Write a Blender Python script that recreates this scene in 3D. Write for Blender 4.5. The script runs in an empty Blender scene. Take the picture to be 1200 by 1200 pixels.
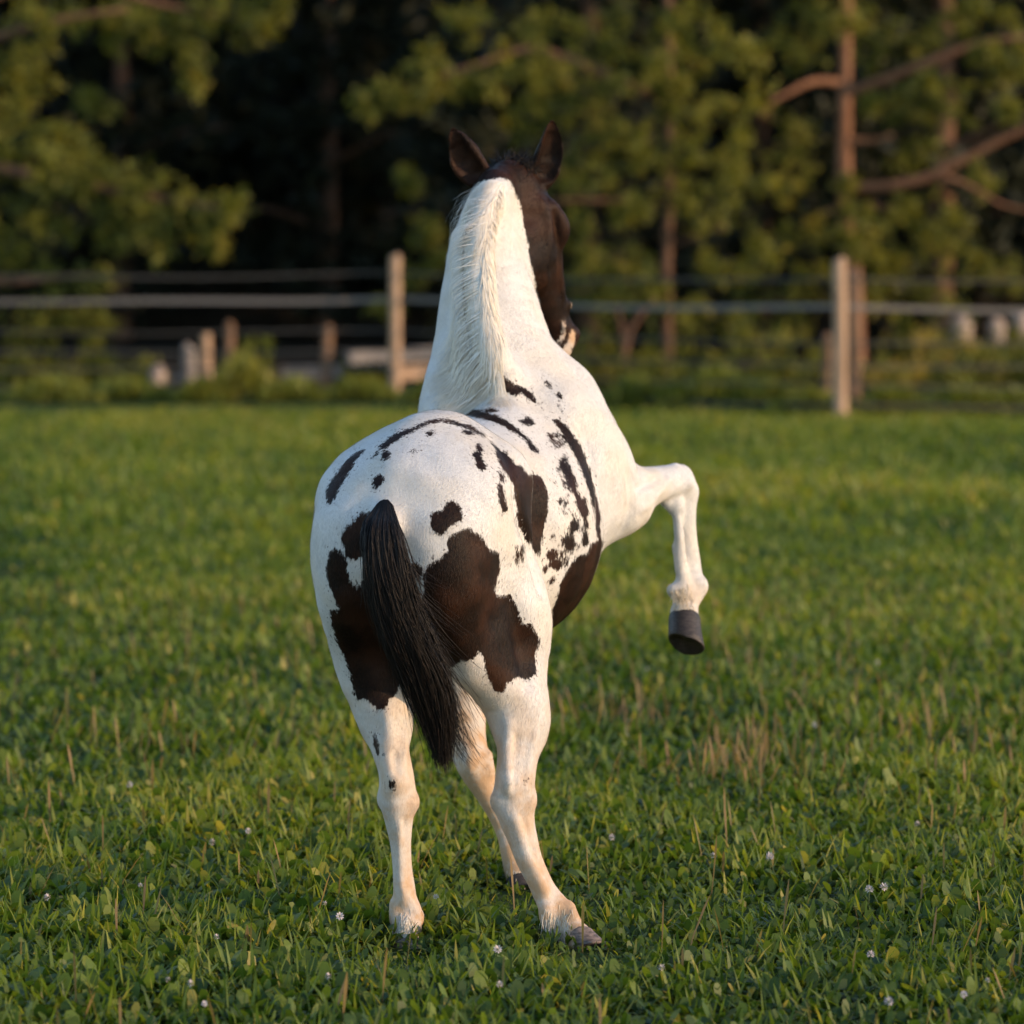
import bpy, math, time
import numpy as np
from mathutils import Vector, Matrix

T0 = time.time()
rng = np.random.default_rng(7)
scene = bpy.context.scene
col = scene.collection

# ------------------------------------------------------------------ camera
F_PX = 4500.0            # focal length in photo pixels (photo is 1200 x 1200)
CAM_H = 1.63
HORIZON = 268.0
PITCH = math.atan((600.0 - HORIZON) / F_PX)
cam_data = bpy.data.cameras.new('camera')
cam = bpy.data.objects.new('camera', cam_data)
col.objects.link(cam)
cam.location = (0, 0, CAM_H)
cam.rotation_euler = (math.pi / 2 - PITCH, 0, 0)
cam_data.sensor_fit = 'HORIZONTAL'
cam_data.sensor_width = 36.0
cam_data.lens = 36.0 * F_PX / 1200.0
cam_data.clip_start = 0.1
cam_data.clip_end = 600.0
cam_data.dof.use_dof = True
cam_data.dof.focus_distance = 8.8
cam_data.dof.aperture_fstop = 3.2
cam_data.dof.aperture_blades = 0
scene.camera = cam

# ------------------------------------------------------------------ sun, sky, exposure
SUN_EL = math.radians(16.0)
SUN_AZ = math.atan2(0.945, -0.33)          # clockwise from +Y, seen from above
sun_dir = Vector((math.sin(SUN_AZ) * math.cos(SUN_EL), math.cos(SUN_AZ) * math.cos(SUN_EL), math.sin(SUN_EL)))
world = bpy.data.worlds.new('World')
scene.world = world
world.use_nodes = True
wn = world.node_tree
wn.nodes.clear()
w_out = wn.nodes.new('ShaderNodeOutputWorld')
w_bg = wn.nodes.new('ShaderNodeBackground')
w_sky = wn.nodes.new('ShaderNodeTexSky')
w_sky.sky_type = 'NISHITA'
w_sky.sun_disc = False
w_sky.sun_elevation = SUN_EL
w_sky.sun_rotation = SUN_AZ
w_sky.air_density = 1.0
w_sky.dust_density = 0.3
w_sky.ozone_density = 1.6
w_bg.inputs['Strength'].default_value = 0.15
wn.links.new(w_sky.outputs[0], w_bg.inputs[0])
wn.links.new(w_bg.outputs[0], w_out.inputs[0])

sun_data = bpy.data.lights.new('sun', 'SUN')
sun_data.energy = 2.2
sun_data.angle = math.radians(0.6)
sun_data.color = (1.0, 0.67, 0.39)
sun = bpy.data.objects.new('sun', sun_data)
sun.rotation_euler = sun_dir.to_track_quat('Z', 'Y').to_euler()
col.objects.link(sun)

scene.view_settings.view_transform = 'Standard'
scene.view_settings.look = 'None'
scene.view_settings.exposure = 1.30
scene.view_settings.gamma = 1.0
scene.view_settings.use_curve_mapping = False
scene.cycles.use_denoising = True
scene.cycles.max_bounces = 8
scene.cycles.transparent_max_bounces = 12

# ------------------------------------------------------------------ helpers
_cp, _sp = math.cos(PITCH), math.sin(PITCH)


def P(px, py, Y):
    """World point seen at photo pixel (px, py) standing Y metres in front of the camera."""
    a, b = px - 600.0, 600.0 - py
    d = np.array([a, _cp * F_PX + _sp * b, -_sp * F_PX + _cp * b])
    d = d * (Y / d[1])
    return np.array([d[0], d[1], d[2] + CAM_H])


def project(v):
    v = np.asarray(v, float)
    x, y, z = v[..., 0], v[..., 1], v[..., 2] - CAM_H
    dep = _cp * y - _sp * z
    return 600.0 + F_PX * x / dep, 600.0 - F_PX * (_sp * y + _cp * z) / dep


def tag(o, label=None, cat=None, group=None, kind=None):
    if label: o['label'] = label
    if cat: o['category'] = cat
    if group: o['group'] = group
    if kind: o['kind'] = kind
    return o


def empty(name, loc=(0, 0, 0)):
    o = bpy.data.objects.new(name, None)
    o.empty_display_size = 0.1
    col.objects.link(o)
    o.location = loc
    return o


def np_mesh(name, verts, loops, starts, totals, mat, smooth=True, attrs=None):
    me = bpy.data.meshes.new(name)
    verts = np.ascontiguousarray(verts, np.float32)
    me.vertices.add(len(verts)); me.vertices.foreach_set('co', verts.ravel())
    me.loops.add(len(loops)); me.loops.foreach_set('vertex_index', np.ascontiguousarray(loops, np.int32))
    me.polygons.add(len(starts)); me.polygons.foreach_set('loop_start', np.ascontiguousarray(starts, np.int32))
    me.polygons.foreach_set('loop_total', np.ascontiguousarray(totals, np.int32))
    me.polygons.foreach_set('use_smooth', np.full(len(starts), smooth, bool))
    for k, a in (attrs or {}).items():
        at = me.attributes.new(k, 'FLOAT', 'POINT')
        at.data.foreach_set('value', np.ascontiguousarray(a, np.float32))
    me.update(calc_edges=True)
    if mat: me.materials.append(mat)
    return me


def quads_mesh(name, verts, quads, mat, smooth=True, attrs=None):
    quads = np.asarray(quads, np.int32)
    n, k = quads.shape
    return np_mesh(name, verts, quads.ravel(), np.arange(n) * k, np.full(n, k), mat, smooth, attrs)


def link(name, me, parent=None):
    o = bpy.data.objects.new(name, me)
    col.objects.link(o)
    if parent:
        o.parent = parent
        o.matrix_parent_inverse = parent.matrix_basis.inverted()
    return o


def unit(v):
    v = np.asarray(v, float)
    return v / (np.linalg.norm(v, axis=-1, keepdims=True) + 1e-12)


def catmull(pts, n):
    pts = np.asarray(pts, float)
    ext = np.vstack([2 * pts[0] - pts[1], pts, 2 * pts[-1] - pts[-2]])
    out = []
    for i in range(len(pts) - 1):
        p0, p1, p2, p3 = ext[i:i + 4]
        for j in range(n):
            t = j / n
            out.append(0.5 * ((2 * p1) + (p2 - p0) * t + (2 * p0 - 5 * p1 + 4 * p2 - p3) * t * t + (3 * p1 - p0 - 3 * p2 + p3) * t ** 3))
    out.append(pts[-1])
    return np.array(out)


def tube(pts, radii, sides=8, cap=True, wob=0.0, seed=0):
    """verts, quads of a tapered tube along pts (numpy)"""
    r_ = np.random.default_rng(seed)
    pts = np.asarray(pts, float); n = len(pts)
    tan = unit(np.gradient(pts, axis=0))
    ref = np.array([0.31, 0.2, 0.93]) if abs(tan[0][2]) < 0.8 else np.array([0.9, 0.3, 0.1])
    u = unit(ref - (tan @ ref)[:, None] * tan)
    v = np.cross(tan, u)
    ang = np.linspace(0, 2 * math.pi, sides, endpoint=False)
    rr = np.asarray(radii, float)[:, None] * (1 + wob * r_.standard_normal((n, sides)))
    ring = pts[:, None] + rr[..., None] * (np.cos(ang)[None, :, None] * u[:, None] + np.sin(ang)[None, :, None] * v[:, None])
    V = ring.reshape(-1, 3)
    Q = []
    for i in range(n - 1):
        for j in range(sides):
            k = (j + 1) % sides
            Q.append((i * sides + j, i * sides + k, (i + 1) * sides + k, (i + 1) * sides + j))
    if cap:
        V = np.vstack([V, pts[0], pts[-1]])
        a, b = len(V) - 2, len(V) - 1
        for j in range(sides):
            k = (j + 1) % sides
            Q.append((a, k, j, j)); Q.append((b, (n - 1) * sides + j, (n - 1) * sides + k, (n - 1) * sides + k))
    return V, Q


def mesh_pf(name, V, Q, mat, smooth=True):
    """mesh from a list of faces that may hold doubled indices"""
    faces = []
    for q in Q:
        f = []
        for i in q:
            if i not in f: f.append(int(i))
        faces.append(f)
    me = bpy.data.meshes.new(name)
    me.from_pydata([tuple(p) for p in np.asarray(V, float)], [], faces)
    me.polygons.foreach_set('use_smooth', [smooth] * len(me.polygons))
    me.materials.append(mat)
    me.update()
    return me


class Nodes:
    """small helper to write a material"""
    def __init__(self, name):
        self.m = bpy.data.materials.new(name)
        self.m.use_nodes = True
        self.t = self.m.node_tree
        self.t.nodes.clear()
        self.out = self.t.nodes.new('ShaderNodeOutputMaterial')

    def n(self, kind, **kw):
        nd = self.t.nodes.new(kind)
        ins = kw.pop('ins', {})
        for k, v in kw.items(): setattr(nd, k, v)
        for k, v in ins.items():
            if hasattr(v, 'is_output'): self.t.links.new(v, nd.inputs[k])
            else: nd.inputs[k].default_value = v
        return nd

    def link(self, a, b): self.t.links.new(a, b)

    def attr(self, name): return self.n('ShaderNodeAttribute', attribute_name=name).outputs['Fac']

    def noise(self, scale, detail=3.0, vec=None, rough=0.5, dist=0.0):
        nd = self.n('ShaderNodeTexNoise', ins={'Scale': scale, 'Detail': detail, 'Roughness': rough, 'Distortion': dist})
        if vec is not None: self.link(vec, nd.inputs['Vector'])
        return nd.outputs['Fac']

    def pos(self, scale=(1, 1, 1)):
        g = self.n('ShaderNodeNewGeometry')
        mp = self.n('ShaderNodeMapping', ins={'Scale': scale})
        self.link(g.outputs['Position'], mp.inputs['Vector'])
        return mp.outputs[0]

    def objpos(self, scale=(1, 1, 1)):
        g = self.n('ShaderNodeTexCoord')
        mp = self.n('ShaderNodeMapping', ins={'Scale': scale})
        self.link(g.outputs['Object'], mp.inputs['Vector'])
        return mp.outputs[0]

    def math(self, op, a, b=0.0, c=None, clamp=False):
        nd = self.n('ShaderNodeMath', operation=op, use_clamp=clamp)
        for i, v in enumerate((a, b) if c is None else (a, b, c)):
            if hasattr(v, 'is_output'): self.link(v, nd.inputs[i])
            else: nd.inputs[i].default_value = v
        return nd.outputs[0]

    def remap(self, v, a, b, c=0.0, d=1.0):
        nd = self.n('ShaderNodeMapRange', ins={1: a, 2: b, 3: c, 4: d}, interpolation_type='SMOOTHSTEP')
        self.link(v, nd.inputs[0])
        return nd.outputs[0]

    def ramp(self, v, stops):
        nd = self.n('ShaderNodeValToRGB')
        cr = nd.color_ramp
        while len(cr.elements) < len(stops): cr.elements.new(0.5)
        for e, (p, c) in zip(cr.elements, stops):
            e.position = p; e.color = (*c, 1)
        self.link(v, nd.inputs[0])
        return nd.outputs[0]

    def mix(self, f, a, b, mode='MIX'):
        nd = self.n('ShaderNodeMix', data_type='RGBA', blend_type=mode)
        for s, v in ((nd.inputs[0], f), (nd.inputs[6], a), (nd.inputs[7], b)):
            if hasattr(v, 'is_output'): self.link(v, s)
            else: s.default_value = v if not isinstance(v, tuple) or len(v) == 4 else (*v, 1)
        return nd.outputs[2]

    def bump(self, h, strength=0.3, dist=0.01):
        return self.n('ShaderNodeBump', ins={'Strength': strength, 'Distance': dist, 'Height': h}).outputs[0]

    def principled(self, color, rough=0.7, normal=None, spec=0.3, **ins):
        p = self.n('ShaderNodeBsdfPrincipled')
        for k, v in (('Base Color', color), ('Roughness', rough), ('Specular IOR Level', spec), *[(k.replace('_', ' '), v) for k, v in ins.items()]):
            s = p.inputs[k]
            if hasattr(v, 'is_output'): self.link(v, s)
            else: s.default_value = v if not isinstance(v, tuple) or len(v) == 4 else (*v, 1)
        if normal is not None: self.link(normal, p.inputs['Normal'])
        return p.outputs[0]

    def done(self, shader):
        self.link(shader, self.out.inputs['Surface'])
        return self.m

# ================================================================== HORSE
# local frame: f forwards from the buttocks, s to the horse's right, z up
YAW = math.radians(18.0)
HO = np.array([-0.272, 8.60, 0.0])
HF = np.array([math.sin(YAW), math.cos(YAW), 0.0])
HR = np.array([math.cos(YAW), -math.sin(YAW), 0.0])
UP = np.array([0.0, 0.0, 1.0])


def L(f, s, z): return HO + f * HF + s * HR + z * UP


VOX = 0.0055
G0 = np.array([-0.62, 8.35, -0.02])
G1 = np.array([0.66, 10.32, 1.98])
GN = np.ceil((G1 - G0) / VOX).astype(int)
GRID = np.full(GN, 0.3, np.float32)


def seg_eval(X, Y, Z, p0, p1, r0, r1, u):
    a = p1 - p0
    Ln = np.linalg.norm(a)
    a = a / Ln
    u = u - a * (u @ a); u = u / np.linalg.norm(u)
    v = np.cross(a, u)
    qx, qy, qz = X - p0[0], Y - p0[1], Z - p0[2]
    w = qx * a[0] + qy * a[1] + qz * a[2]
    t = np.clip(w / Ln, 0, 1)
    w = w - t * Ln
    qu = qx * u[0] + qy * u[1] + qz * u[2]
    qv = qx * v[0] + qy * v[1] + qz * v[2]
    ru = r0[0] + (r1[0] - r0[0]) * t
    rv = r0[1] + (r1[1] - r0[1]) * t
    rw = np.minimum(ru, rv)
    xu, xv, xw = qu / ru, qv / rv, w / rw
    k0 = np.sqrt(xu * xu + xv * xv + xw * xw) + 1e-6
    k1 = np.sqrt((xu / ru) ** 2 + (xv / rv) ** 2 + (xw / rw) ** 2) + 1e-6
    return k0 * (k0 - 1) / k1


def rr(r): return (r, r) if np.isscalar(r) else tuple(r)


def block(lo, hi):
    i0 = np.clip(np.floor((lo - G0) / VOX).astype(int), 0, GN - 1)
    i1 = np.clip(np.ceil((hi - G0) / VOX).astype(int) + 1, 1, GN)
    ax = [np.float32(G0[k]) + np.arange(i0[k], i1[k], dtype=np.float32) * np.float32(VOX) for k in range(3)]
    sl = tuple(slice(i0[k], i1[k]) for k in range(3))
    return sl, ax[0][:, None, None], ax[1][None, :, None], ax[2][None, None, :]


def chain(pts, rad, u=None, k=0.03, n=3, neg=False, smooth=True):
    """smooth union (or difference) of a chain of elliptic cones with the grid"""
    u = HR if u is None else np.asarray(u, float)
    data = np.array([list(p) + list(rr(r)) for p, r in zip(pts, rad)], float)
    if smooth and len(data) > 2: data = catmull(data, n)
    pp, rd = data[:, :3], np.maximum(data[:, 3:], 0.003)
    mg = k + 0.02
    lo = (pp - rd.max(1)[:, None]).min(0) - mg
    hi = (pp + rd.max(1)[:, None]).max(0) + mg
    sl, X, Y, Z = block(lo, hi)
    shp = tuple(s.stop - s.start for s in sl)
    if min(shp) <= 0: return
    tmp = np.full(shp, 0.3, np.float32)
    off = np.array([s.start for s in sl])
    for i in range(len(pp) - 1):
        R = max(rd[i].max(), rd[i + 1].max()) + mg
        l2 = np.minimum(pp[i], pp[i + 1]) - R; h2 = np.maximum(pp[i], pp[i + 1]) + R
        s2, X2, Y2, Z2 = block(l2, h2)
        s3 = tuple(slice(max(a.start - o, 0), max(min(a.stop - o, m), 0)) for a, o, m in zip(s2, off, shp))
        d = seg_eval(X2, Y2, Z2, pp[i], pp[i + 1], rd[i], rd[i + 1], u).astype(np.float32)
        d = d[tuple(slice(0, s.stop - s.start) for s in s3)]
        np.minimum(tmp[s3], d, out=tmp[s3])
    g = GRID[sl]
    if neg:
        h = np.clip(0.5 - 0.5 * (g + tmp) / k, 0, 1)
        GRID[sl] = g * (1 - h) - tmp * h + k * h * (1 - h)
    else:
        h = np.clip(0.5 + 0.5 * (g - tmp) / k, 0, 1)
        GRID[sl] = g * (1 - h) + tmp * h - k * h * (1 - h)


def ball(p, r, k=0.03, r2=None, u=None, neg=False):
    p = np.asarray(p, float)
    chain([p, p + np.array([0, 0, 0.001])], [rr(r), rr(r if r2 is None else r2)], u=u, k=k, neg=neg)


def grid_sample(p):
    q = (np.asarray(p, float) - G0) / VOX
    q = np.clip(q, 0, GN - 1.001)
    i = np.floor(q).astype(int); f = q - i
    out = 0
    for dx in (0, 1):
        for dy in (0, 1):
            for dz in (0, 1):
                w = (f[..., 0] if dx else 1 - f[..., 0]) * (f[..., 1] if dy else 1 - f[..., 1]) * (f[..., 2] if dz else 1 - f[..., 2])
                out = out + w * GRID[i[..., 0] + dx, i[..., 1] + dy, i[..., 2] + dz]
    return out


def grid_grad(p, e=0.012):
    g = np.stack([grid_sample(p + np.eye(3)[k] * e) - grid_sample(p - np.eye(3)[k] * e) for k in range(3)], -1)
    return unit(g)


# ---- torso
chain([L(.04, -.005, .90), L(.16, -.005, .92), L(.34, -.005, .93), L(.47, 0, .90), L(.60, 0, .885), L(.76, 0, .885), L(.92, 0, .915), L(1.08, 0, .97), L(1.18, 0, 1.0)],
      [(.11, .15), (.18, .22), (.185, .25), (.155, .25), (.215, .26), (.25, .27), (.215, .27), (.19, .22), (.13, .15)], k=.02)
# croup, loin, withers
chain([L(.04, -.005, .975), L(.18, -.005, 1.07), L(.33, -.005, 1.10), L(.44, 0, 1.07)], [.06, .10, .10, .07], k=.08)
for s in (-1, 1):
    chain([L(.06, s * .10, .92), L(.15, s * .115, 1.00), L(.31, s * .125, 1.04)], [.09, .115, .10], k=.08)   # croup muscles
    ball(L(.375, s * .16, 1.05), .045, k=.05)                                                         # point of the hip
    chain([L(.26, s * .12, .90), L(.30, s * .14, .78), L(.36, s * .155, .68)], [(.108, .15), (.09, .14), (.078, .10)], k=.08)  # thigh
# hams running down into the gaskins
chain([L(.035, -.105, .94), L(.05, -.11, .82), L(.12, -.125, .70), P(446, 815, 8.78)], [.07, .085, .07, .05], k=.08)
chain([L(.035, .10, .94), L(.05, .105, .82), L(.12, .115, .70), P(602, 825, 8.80)], [.07, .09, .075, .05], k=.08)
chain([L(.70, 0, 1.10), L(.88, 0, 1.165), L(1.02, 0, 1.16)], [.06, .055, .06], k=.10)
for s in (-1, 1):
    chain([L(.92, s * .10, 1.14), L(1.03, s * .16, 1.05), L(1.14, s * .155, .95)], [(.06, .11), (.085, .13), (.08, .10)], k=.08)  # shoulder blades
chain([P(662, 472, 9.62), P(686, 508, 9.70), P(698, 560, 9.72)], [.078, .083, .075], k=.06)
# ---- neck (placed by where it shows)
NK = [L(1.02, 0, 1.02), P(597, 465, 9.62), P(584, 420, 9.66), P(577, 365, 9.70), P(572, 305, 9.74), P(578, 250, 9.80), P(596, 222, 9.86)]
chain(NK, [(.18, .20), (.165, .18), (.138, .175), (.113, .16), (.089, .14), (.066, .115), (.052, .08)], u=unit(HR + .15 * HF), k=.10)
chain([P(526, 490, 9.50), P(538, 425, 9.68), P(545, 350, 9.76), P(552, 290, 9.80)], [.078, .064, .052, .034], k=.08)
# crest
chain([L(.90, 0, 1.19), P(582, 425, 9.41), P(567, 370, 9.46), P(562, 300, 9.52), P(568, 250, 9.62), P(584, 220, 9.75)], [.05, .042, .036, .032, .030, .030], k=.05)

# ---- head
HYAW = math.radians(37.0)
hd_f = np.array([math.sin(HYAW), math.cos(HYAW), 0.0])
hd_r = np.array([math.cos(HYAW), -math.sin(HYAW), 0.0])
POLL = P(600, 222, 9.86)
HLEN = 0.475
DROP = math.radians(60.0)
hd_a = hd_f * math.cos(DROP) - UP * math.sin(DROP)       # towards the nose
hd_o = hd_f * math.sin(DROP) + UP * math.cos(DROP)       # out of the forehead


def H(t, s, o): return POLL + hd_a * (t * HLEN) + hd_r * s + hd_o * o


chain([H(0, 0, 0), H(.18, 0, .0), H(.36, 0, -.01), H(.58, 0, -.012), H(.8, 0, -.008), H(.95, 0, -.014)],
      [(.062, .065), (.082, .085), (.082, .092), (.055, .073), (.040, .05), (.038, .042)], u=hd_r, k=.05)
for s in (-1, 1):
    chain([H(.20, s * .05, -.075), H(.34, s * .052, -.095), H(.48, s * .04, -.075)], [(.03, .06), (.032, .085), (.025, .05)], u=hd_r, k=.04)   # cheek
    chain([H(.16, s * .075, .03), H(.27, s * .082, .035), H(.36, s * .07, .03)], [.022, .027, .020], u=hd_r, k=.025)  # brow
    chain([H(.36, s * .066, .0), H(.66, s * .05, -.003)], [.014, .010], u=hd_r, k=.012)                     # cheek ridge
    ball(H(.93, s * .026, .018), .02, k=.02)
ball(H(.98, 0, -.045), .03, k=.025)
# ears: leaf shaped cups turned back
def ear(base, tip, side, opening, w):
    base, tip, opening = map(lambda q: np.asarray(q, float), (base, tip, opening))
    ax = unit(tip - base)
    op = unit(opening - ax * (opening @ ax))
    sd = np.cross(ax, op)
    ts = [0, .2, .45, .7, .88, 1.0]
    ws = [.62, .92, 1.0, .78, .50, .26]
    bow = [0, .05, .10, .08, .03, 0]
    pts = [base + (tip - base) * t + sd * side * b * .1 for t, b in zip(ts, bow)]
    chain(pts, [(w * q, max(w * q * .55, .006)) for q in ws], u=sd, k=.012, n=3)
    pts2 = [p + op * w * q * .42 for p, q in zip(pts[1:], ws[1:])]
    chain(pts2, [(w * q * .72, w * q * .50) for q in ws[1:]], u=sd, k=.006, n=3, neg=True)


EARL = (P(566, 214, 9.84), P(530, 151, 9.80))
EARR = (P(631, 218, 9.88), P(648, 140, 9.84))
ear(*EARL, -1, (-.25, -1, .1), .044)
ear(*EARR, 1, (.35, -.9, .1), .042)

# ---- hind legs
def leg(pts, rad, k=.035, u=None, n=3): chain(pts, rad, u=u, k=k, n=n)


# left hind
leg([L(.32, -.145, .74), P(438, 770, 8.88), P(447, 815, 8.82), P(453, 850, 8.78)], [(.10, .13), (.078, .11), (.056, .085), (.048, .07)], k=.09)
leg([P(450, 830, 8.80), P(456, 872, 8.74), P(464, 905, 8.70), P(466, 938, 8.69), P(469, 975, 8.70), P(471, 1015, 8.71), P(474, 1050, 8.72), P(477, 1074, 8.72), P(477, 1096, 8.69), P(478, 1116, 8.66)],
    [(.052, .075), (.043, .06), (.038, .052), (.040, .05), (.026, .036), (.0205, .032), (.026, .034), (.039, .039), (.033, .033), (.036, .036)], k=.04)
chain([P(455, 830, 8.74), P(459, 880, 8.685), P(464, 918, 8.65)], [.025, .014, .018], k=.03)        # Achilles tendon, point of hock
ball(P(479, 940, 8.69), .018, k=.025); ball(P(453, 937, 8.70), .016, k=.025)
ball(P(475, 1084, 8.685), .02, k=.02)
# right hind, set out sideways
leg([L(.32, .145, .75), P(597, 765, 8.92), P(605, 810, 8.86), P(611, 850, 8.82)], [(.10, .13), (.08, .12), (.060, .09), (.052, .075)], k=.09)
leg([P(609, 830, 8.84), P(611, 855, 8.80), P(605, 900, 8.76), P(602, 938, 8.74), P(610, 975, 8.74), P(621, 1008, 8.74), P(637, 1042, 8.73), P(652, 1066, 8.72), P(668, 1086, 8.68), P(682, 1104, 8.64)],
    [(.055, .08), (.052, .07), (.045, .056), (.045, .052), (.036, .04), (.030, .036), (.027, .034), (.035, .038), (.029, .03), (.035, .035)], k=.04)
chain([P(598, 835, 8.77), P(596, 885, 8.715), P(597, 920, 8.69)], [.028, .015, .018], k=.03)
ball(P(585, 940, 8.73), .018, k=.025); ball(P(618, 936, 8.74), .018, k=.025)
chain([P(596, 950, 8.705), P(616, 1010, 8.71), P(640, 1060, 8.695)], [.014, .011, .014], k=.02)
ball(P(642, 1076, 8.69), .018, k=.02)
# left fore, stepping off its toe
leg([L(.98, -.13, .76), P(541, 770, 9.56), P(544, 820, 9.54), P(546, 862, 9.50), P(555, 895, 9.47), P(571, 928, 9.47), P(589, 965, 9.47), P(599, 1000, 9.46), P(605, 1020, 9.45), P(608, 1034, 9.43)],
    [(.08, .12), (.066, .085), (.056, .065), (.049, .052), (.044, .046), (.032, .036), (.024, .029), (.026, .03), (.031, .033), (.029, .031)], k=.04)
# right fore, lifted and folded
leg([P(690, 560, 9.62), P(722, 590, 9.62), P(745, 576, 9.70), P(772, 566, 9.80), P(795, 568, 9.86), P(801, 595, 9.87), P(805, 630, 9.87), P(808, 662, 9.86), P(808, 690, 9.85), P(804, 707, 9.82), P(802, 718, 9.81)],
    [(.10, .09), (.078, .085), (.062, .065), (.044, .05), (.043, .045), (.032, .036), (.0245, .030), (.026, .031), (.040, .04), (.032, .034), (.037, .038)], k=.05, u=(0.3, -.2, 1))
ball(P(797, 693, 9.81), .026, k=.02); ball(P(818, 688, 9.85), .022, k=.02)
chain([P(793, 590, 9.82), P(797, 640, 9.82), P(800, 685, 9.81)], [.018, .013, .018], k=.015)
ball(P(798, 556, 9.86), .024, k=.025); ball(P(803, 577, 9.87), .026, k=.02); ball(P(779, 583, 9.82), .016, k=.02)
# dock of the tail
chain([L(.07, -.01, 1.06), L(.015, -.012, 1.005), P(452, 612, 8.525), P(447, 650, 8.48), P(450, 690, 8.475)], [.05, .036, .026, .02, .014], k=.035)
# finer relief, laid on the skin where the photograph shows it
def surf(px, py):
    Yv = np.arange(8.36, 10.3, .003)
    r0 = P(px, py, 1.0) - np.array([0, 0, CAM_H])
    pts = r0[None] * Yv[:, None] + np.array([0, 0, CAM_H])
    d = grid_sample(pts)
    k = np.argmax(d < 0)
    return pts[k] if d[k] < 0 else None


def ridge(pxs, r, k, sink=0.0, neg=False):
    p = [surf(*q) for q in pxs]
    p = [q for q in p if q is not None]
    if len(p) < 2: return
    rr_ = list(r) if not np.isscalar(r) else [r] * len(p)
    rr_ = (rr_ + [rr_[-1]] * len(p))[:len(p)]
    chain([q + np.array([0, sink, 0]) for q in p], rr_, k=k, neg=neg)


# hind legs: tendons, hock bones
ridge([(453, 835), (457, 880), (462, 912)], [.012, .010, .014], .012, .004)
ridge([(475, 850), (473, 890)], .008, .014, .004)
ridge([(448, 868), (455, 905)], .007, .014, .004)
ridge([(468, 965), (470, 1010), (474, 1056)], [.010, .008, .012], .010, .003)
ridge([(480, 1060), (490, 1074)], .012, .014, .006); ridge([(462, 1060), (462, 1076)], .012, .014, .006)
ridge([(463, 885), (466, 905)], .006, .012, .0, True); ridge([(474, 960), (476, 1040)], .004, .010, .0, True)
ball(P(482, 940, 8.68), .015, k=.016); ball(P(451, 938, 8.69), .013, k=.016)
ridge([(596, 850), (594, 890), (597, 915)], [.013, .010, .014], .012, .004)
ridge([(606, 865), (604, 905), (603, 925)], .006, .012, .0, True)
ridge([(626, 860), (618, 900), (616, 925)], .008, .014, .003)
ridge([(603, 960), (617, 1000), (638, 1045)], [.010, .008, .012], .010, .003)
ridge([(612, 955), (626, 1000)], .004, .010, .0, True)
ball(P(584, 936, 8.71), .015, k=.016); ball(P(619, 940, 8.72), .014, k=.016)
ridge([(668, 1062), (672, 1076)], .012, .014, .006); ridge([(640, 1066), (642, 1084)], .013, .014, .004)
# left fore: knee
ridge([(548, 880), (552, 900)], .012, .016, .004); ridge([(572, 885), (574, 905)], .012, .016, .004)
# raised fore: knee bones, tendons, fetlock
ridge([(752, 597), (772, 578), (784, 562)], .008, .012, .003); ridge([(748, 572), (770, 560)], .006, .014, 0, True)
ridge([(792, 548), (806, 566)], .013, .016, .005); ridge([(780, 588), (786, 596)], .012, .014, .004)
ridge([(786, 605), (792, 640), (796, 668)], [.009, .007, .010], .010, .004)
ridge([(798, 600), (803, 640), (804, 668)], .0035, .008, 0, True)
ball(P(788, 692, 9.80), .015, k=.014); ball(P(822, 686, 9.84), .016, k=.016)
ridge([(788, 706), (800, 704), (812, 704)], .0045, .010, 0, True)
ball(P(669, 357, 9.99), .013, k=.012); ball(P(663, 384, 9.97), .012, k=.012)
ridge([(600, 705), (612, 760), (618, 800)], .007, .04, 0, True)
# edge of the jaw and the temple, the eye socket
ridge([(634, 238), (641, 262), (641, 288), (635, 322), (634, 345)], [.010, .011, .012, .012, .008], .014, .005)
ridge([(650, 250), (655, 300), (655, 345)], .006, .014, .0, True)
# hip fold against the flank, folds under the tail and behind the shoulder
ridge([(578, 512), (594, 535), (603, 565), (609, 605), (622, 648), (634, 690)], [.008, .011, .013, .014, .015, .012], .022, -.004, True)
ridge([(678, 500), (692, 540), (700, 580), (701, 620)], [.006, .010, .012, .010], .020, -.002, True)
ridge([(735, 560), (738, 590), (728, 622)], .007, .02, -.002, True)
# grooves: between the hams, flank hollows, muscle lines
chain([P(464, 650, 8.48), P(488, 710, 8.50), P(520, 795, 8.60)], [.008, .010, .03], k=.05, neg=True)
for s in (-1, 1):
    chain([L(.47, s * .235, 1.08), L(.495, s * .24, .92), L(.505, s * .25, .76)], [.07, .075, .06], k=.04, neg=True)
    chain([L(.95, s * .30, 1.04), L(.94, s * .31, .92), L(.92, s * .30, .80)], [.055, .065, .05], k=.05, neg=True)
chain([L(.10, .265, .98), L(.13, .262, .82), L(.24, .258, .68)], [.016, .018, .014], k=.05, neg=True)
print('sdf', round(time.time() - T0, 1))


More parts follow.
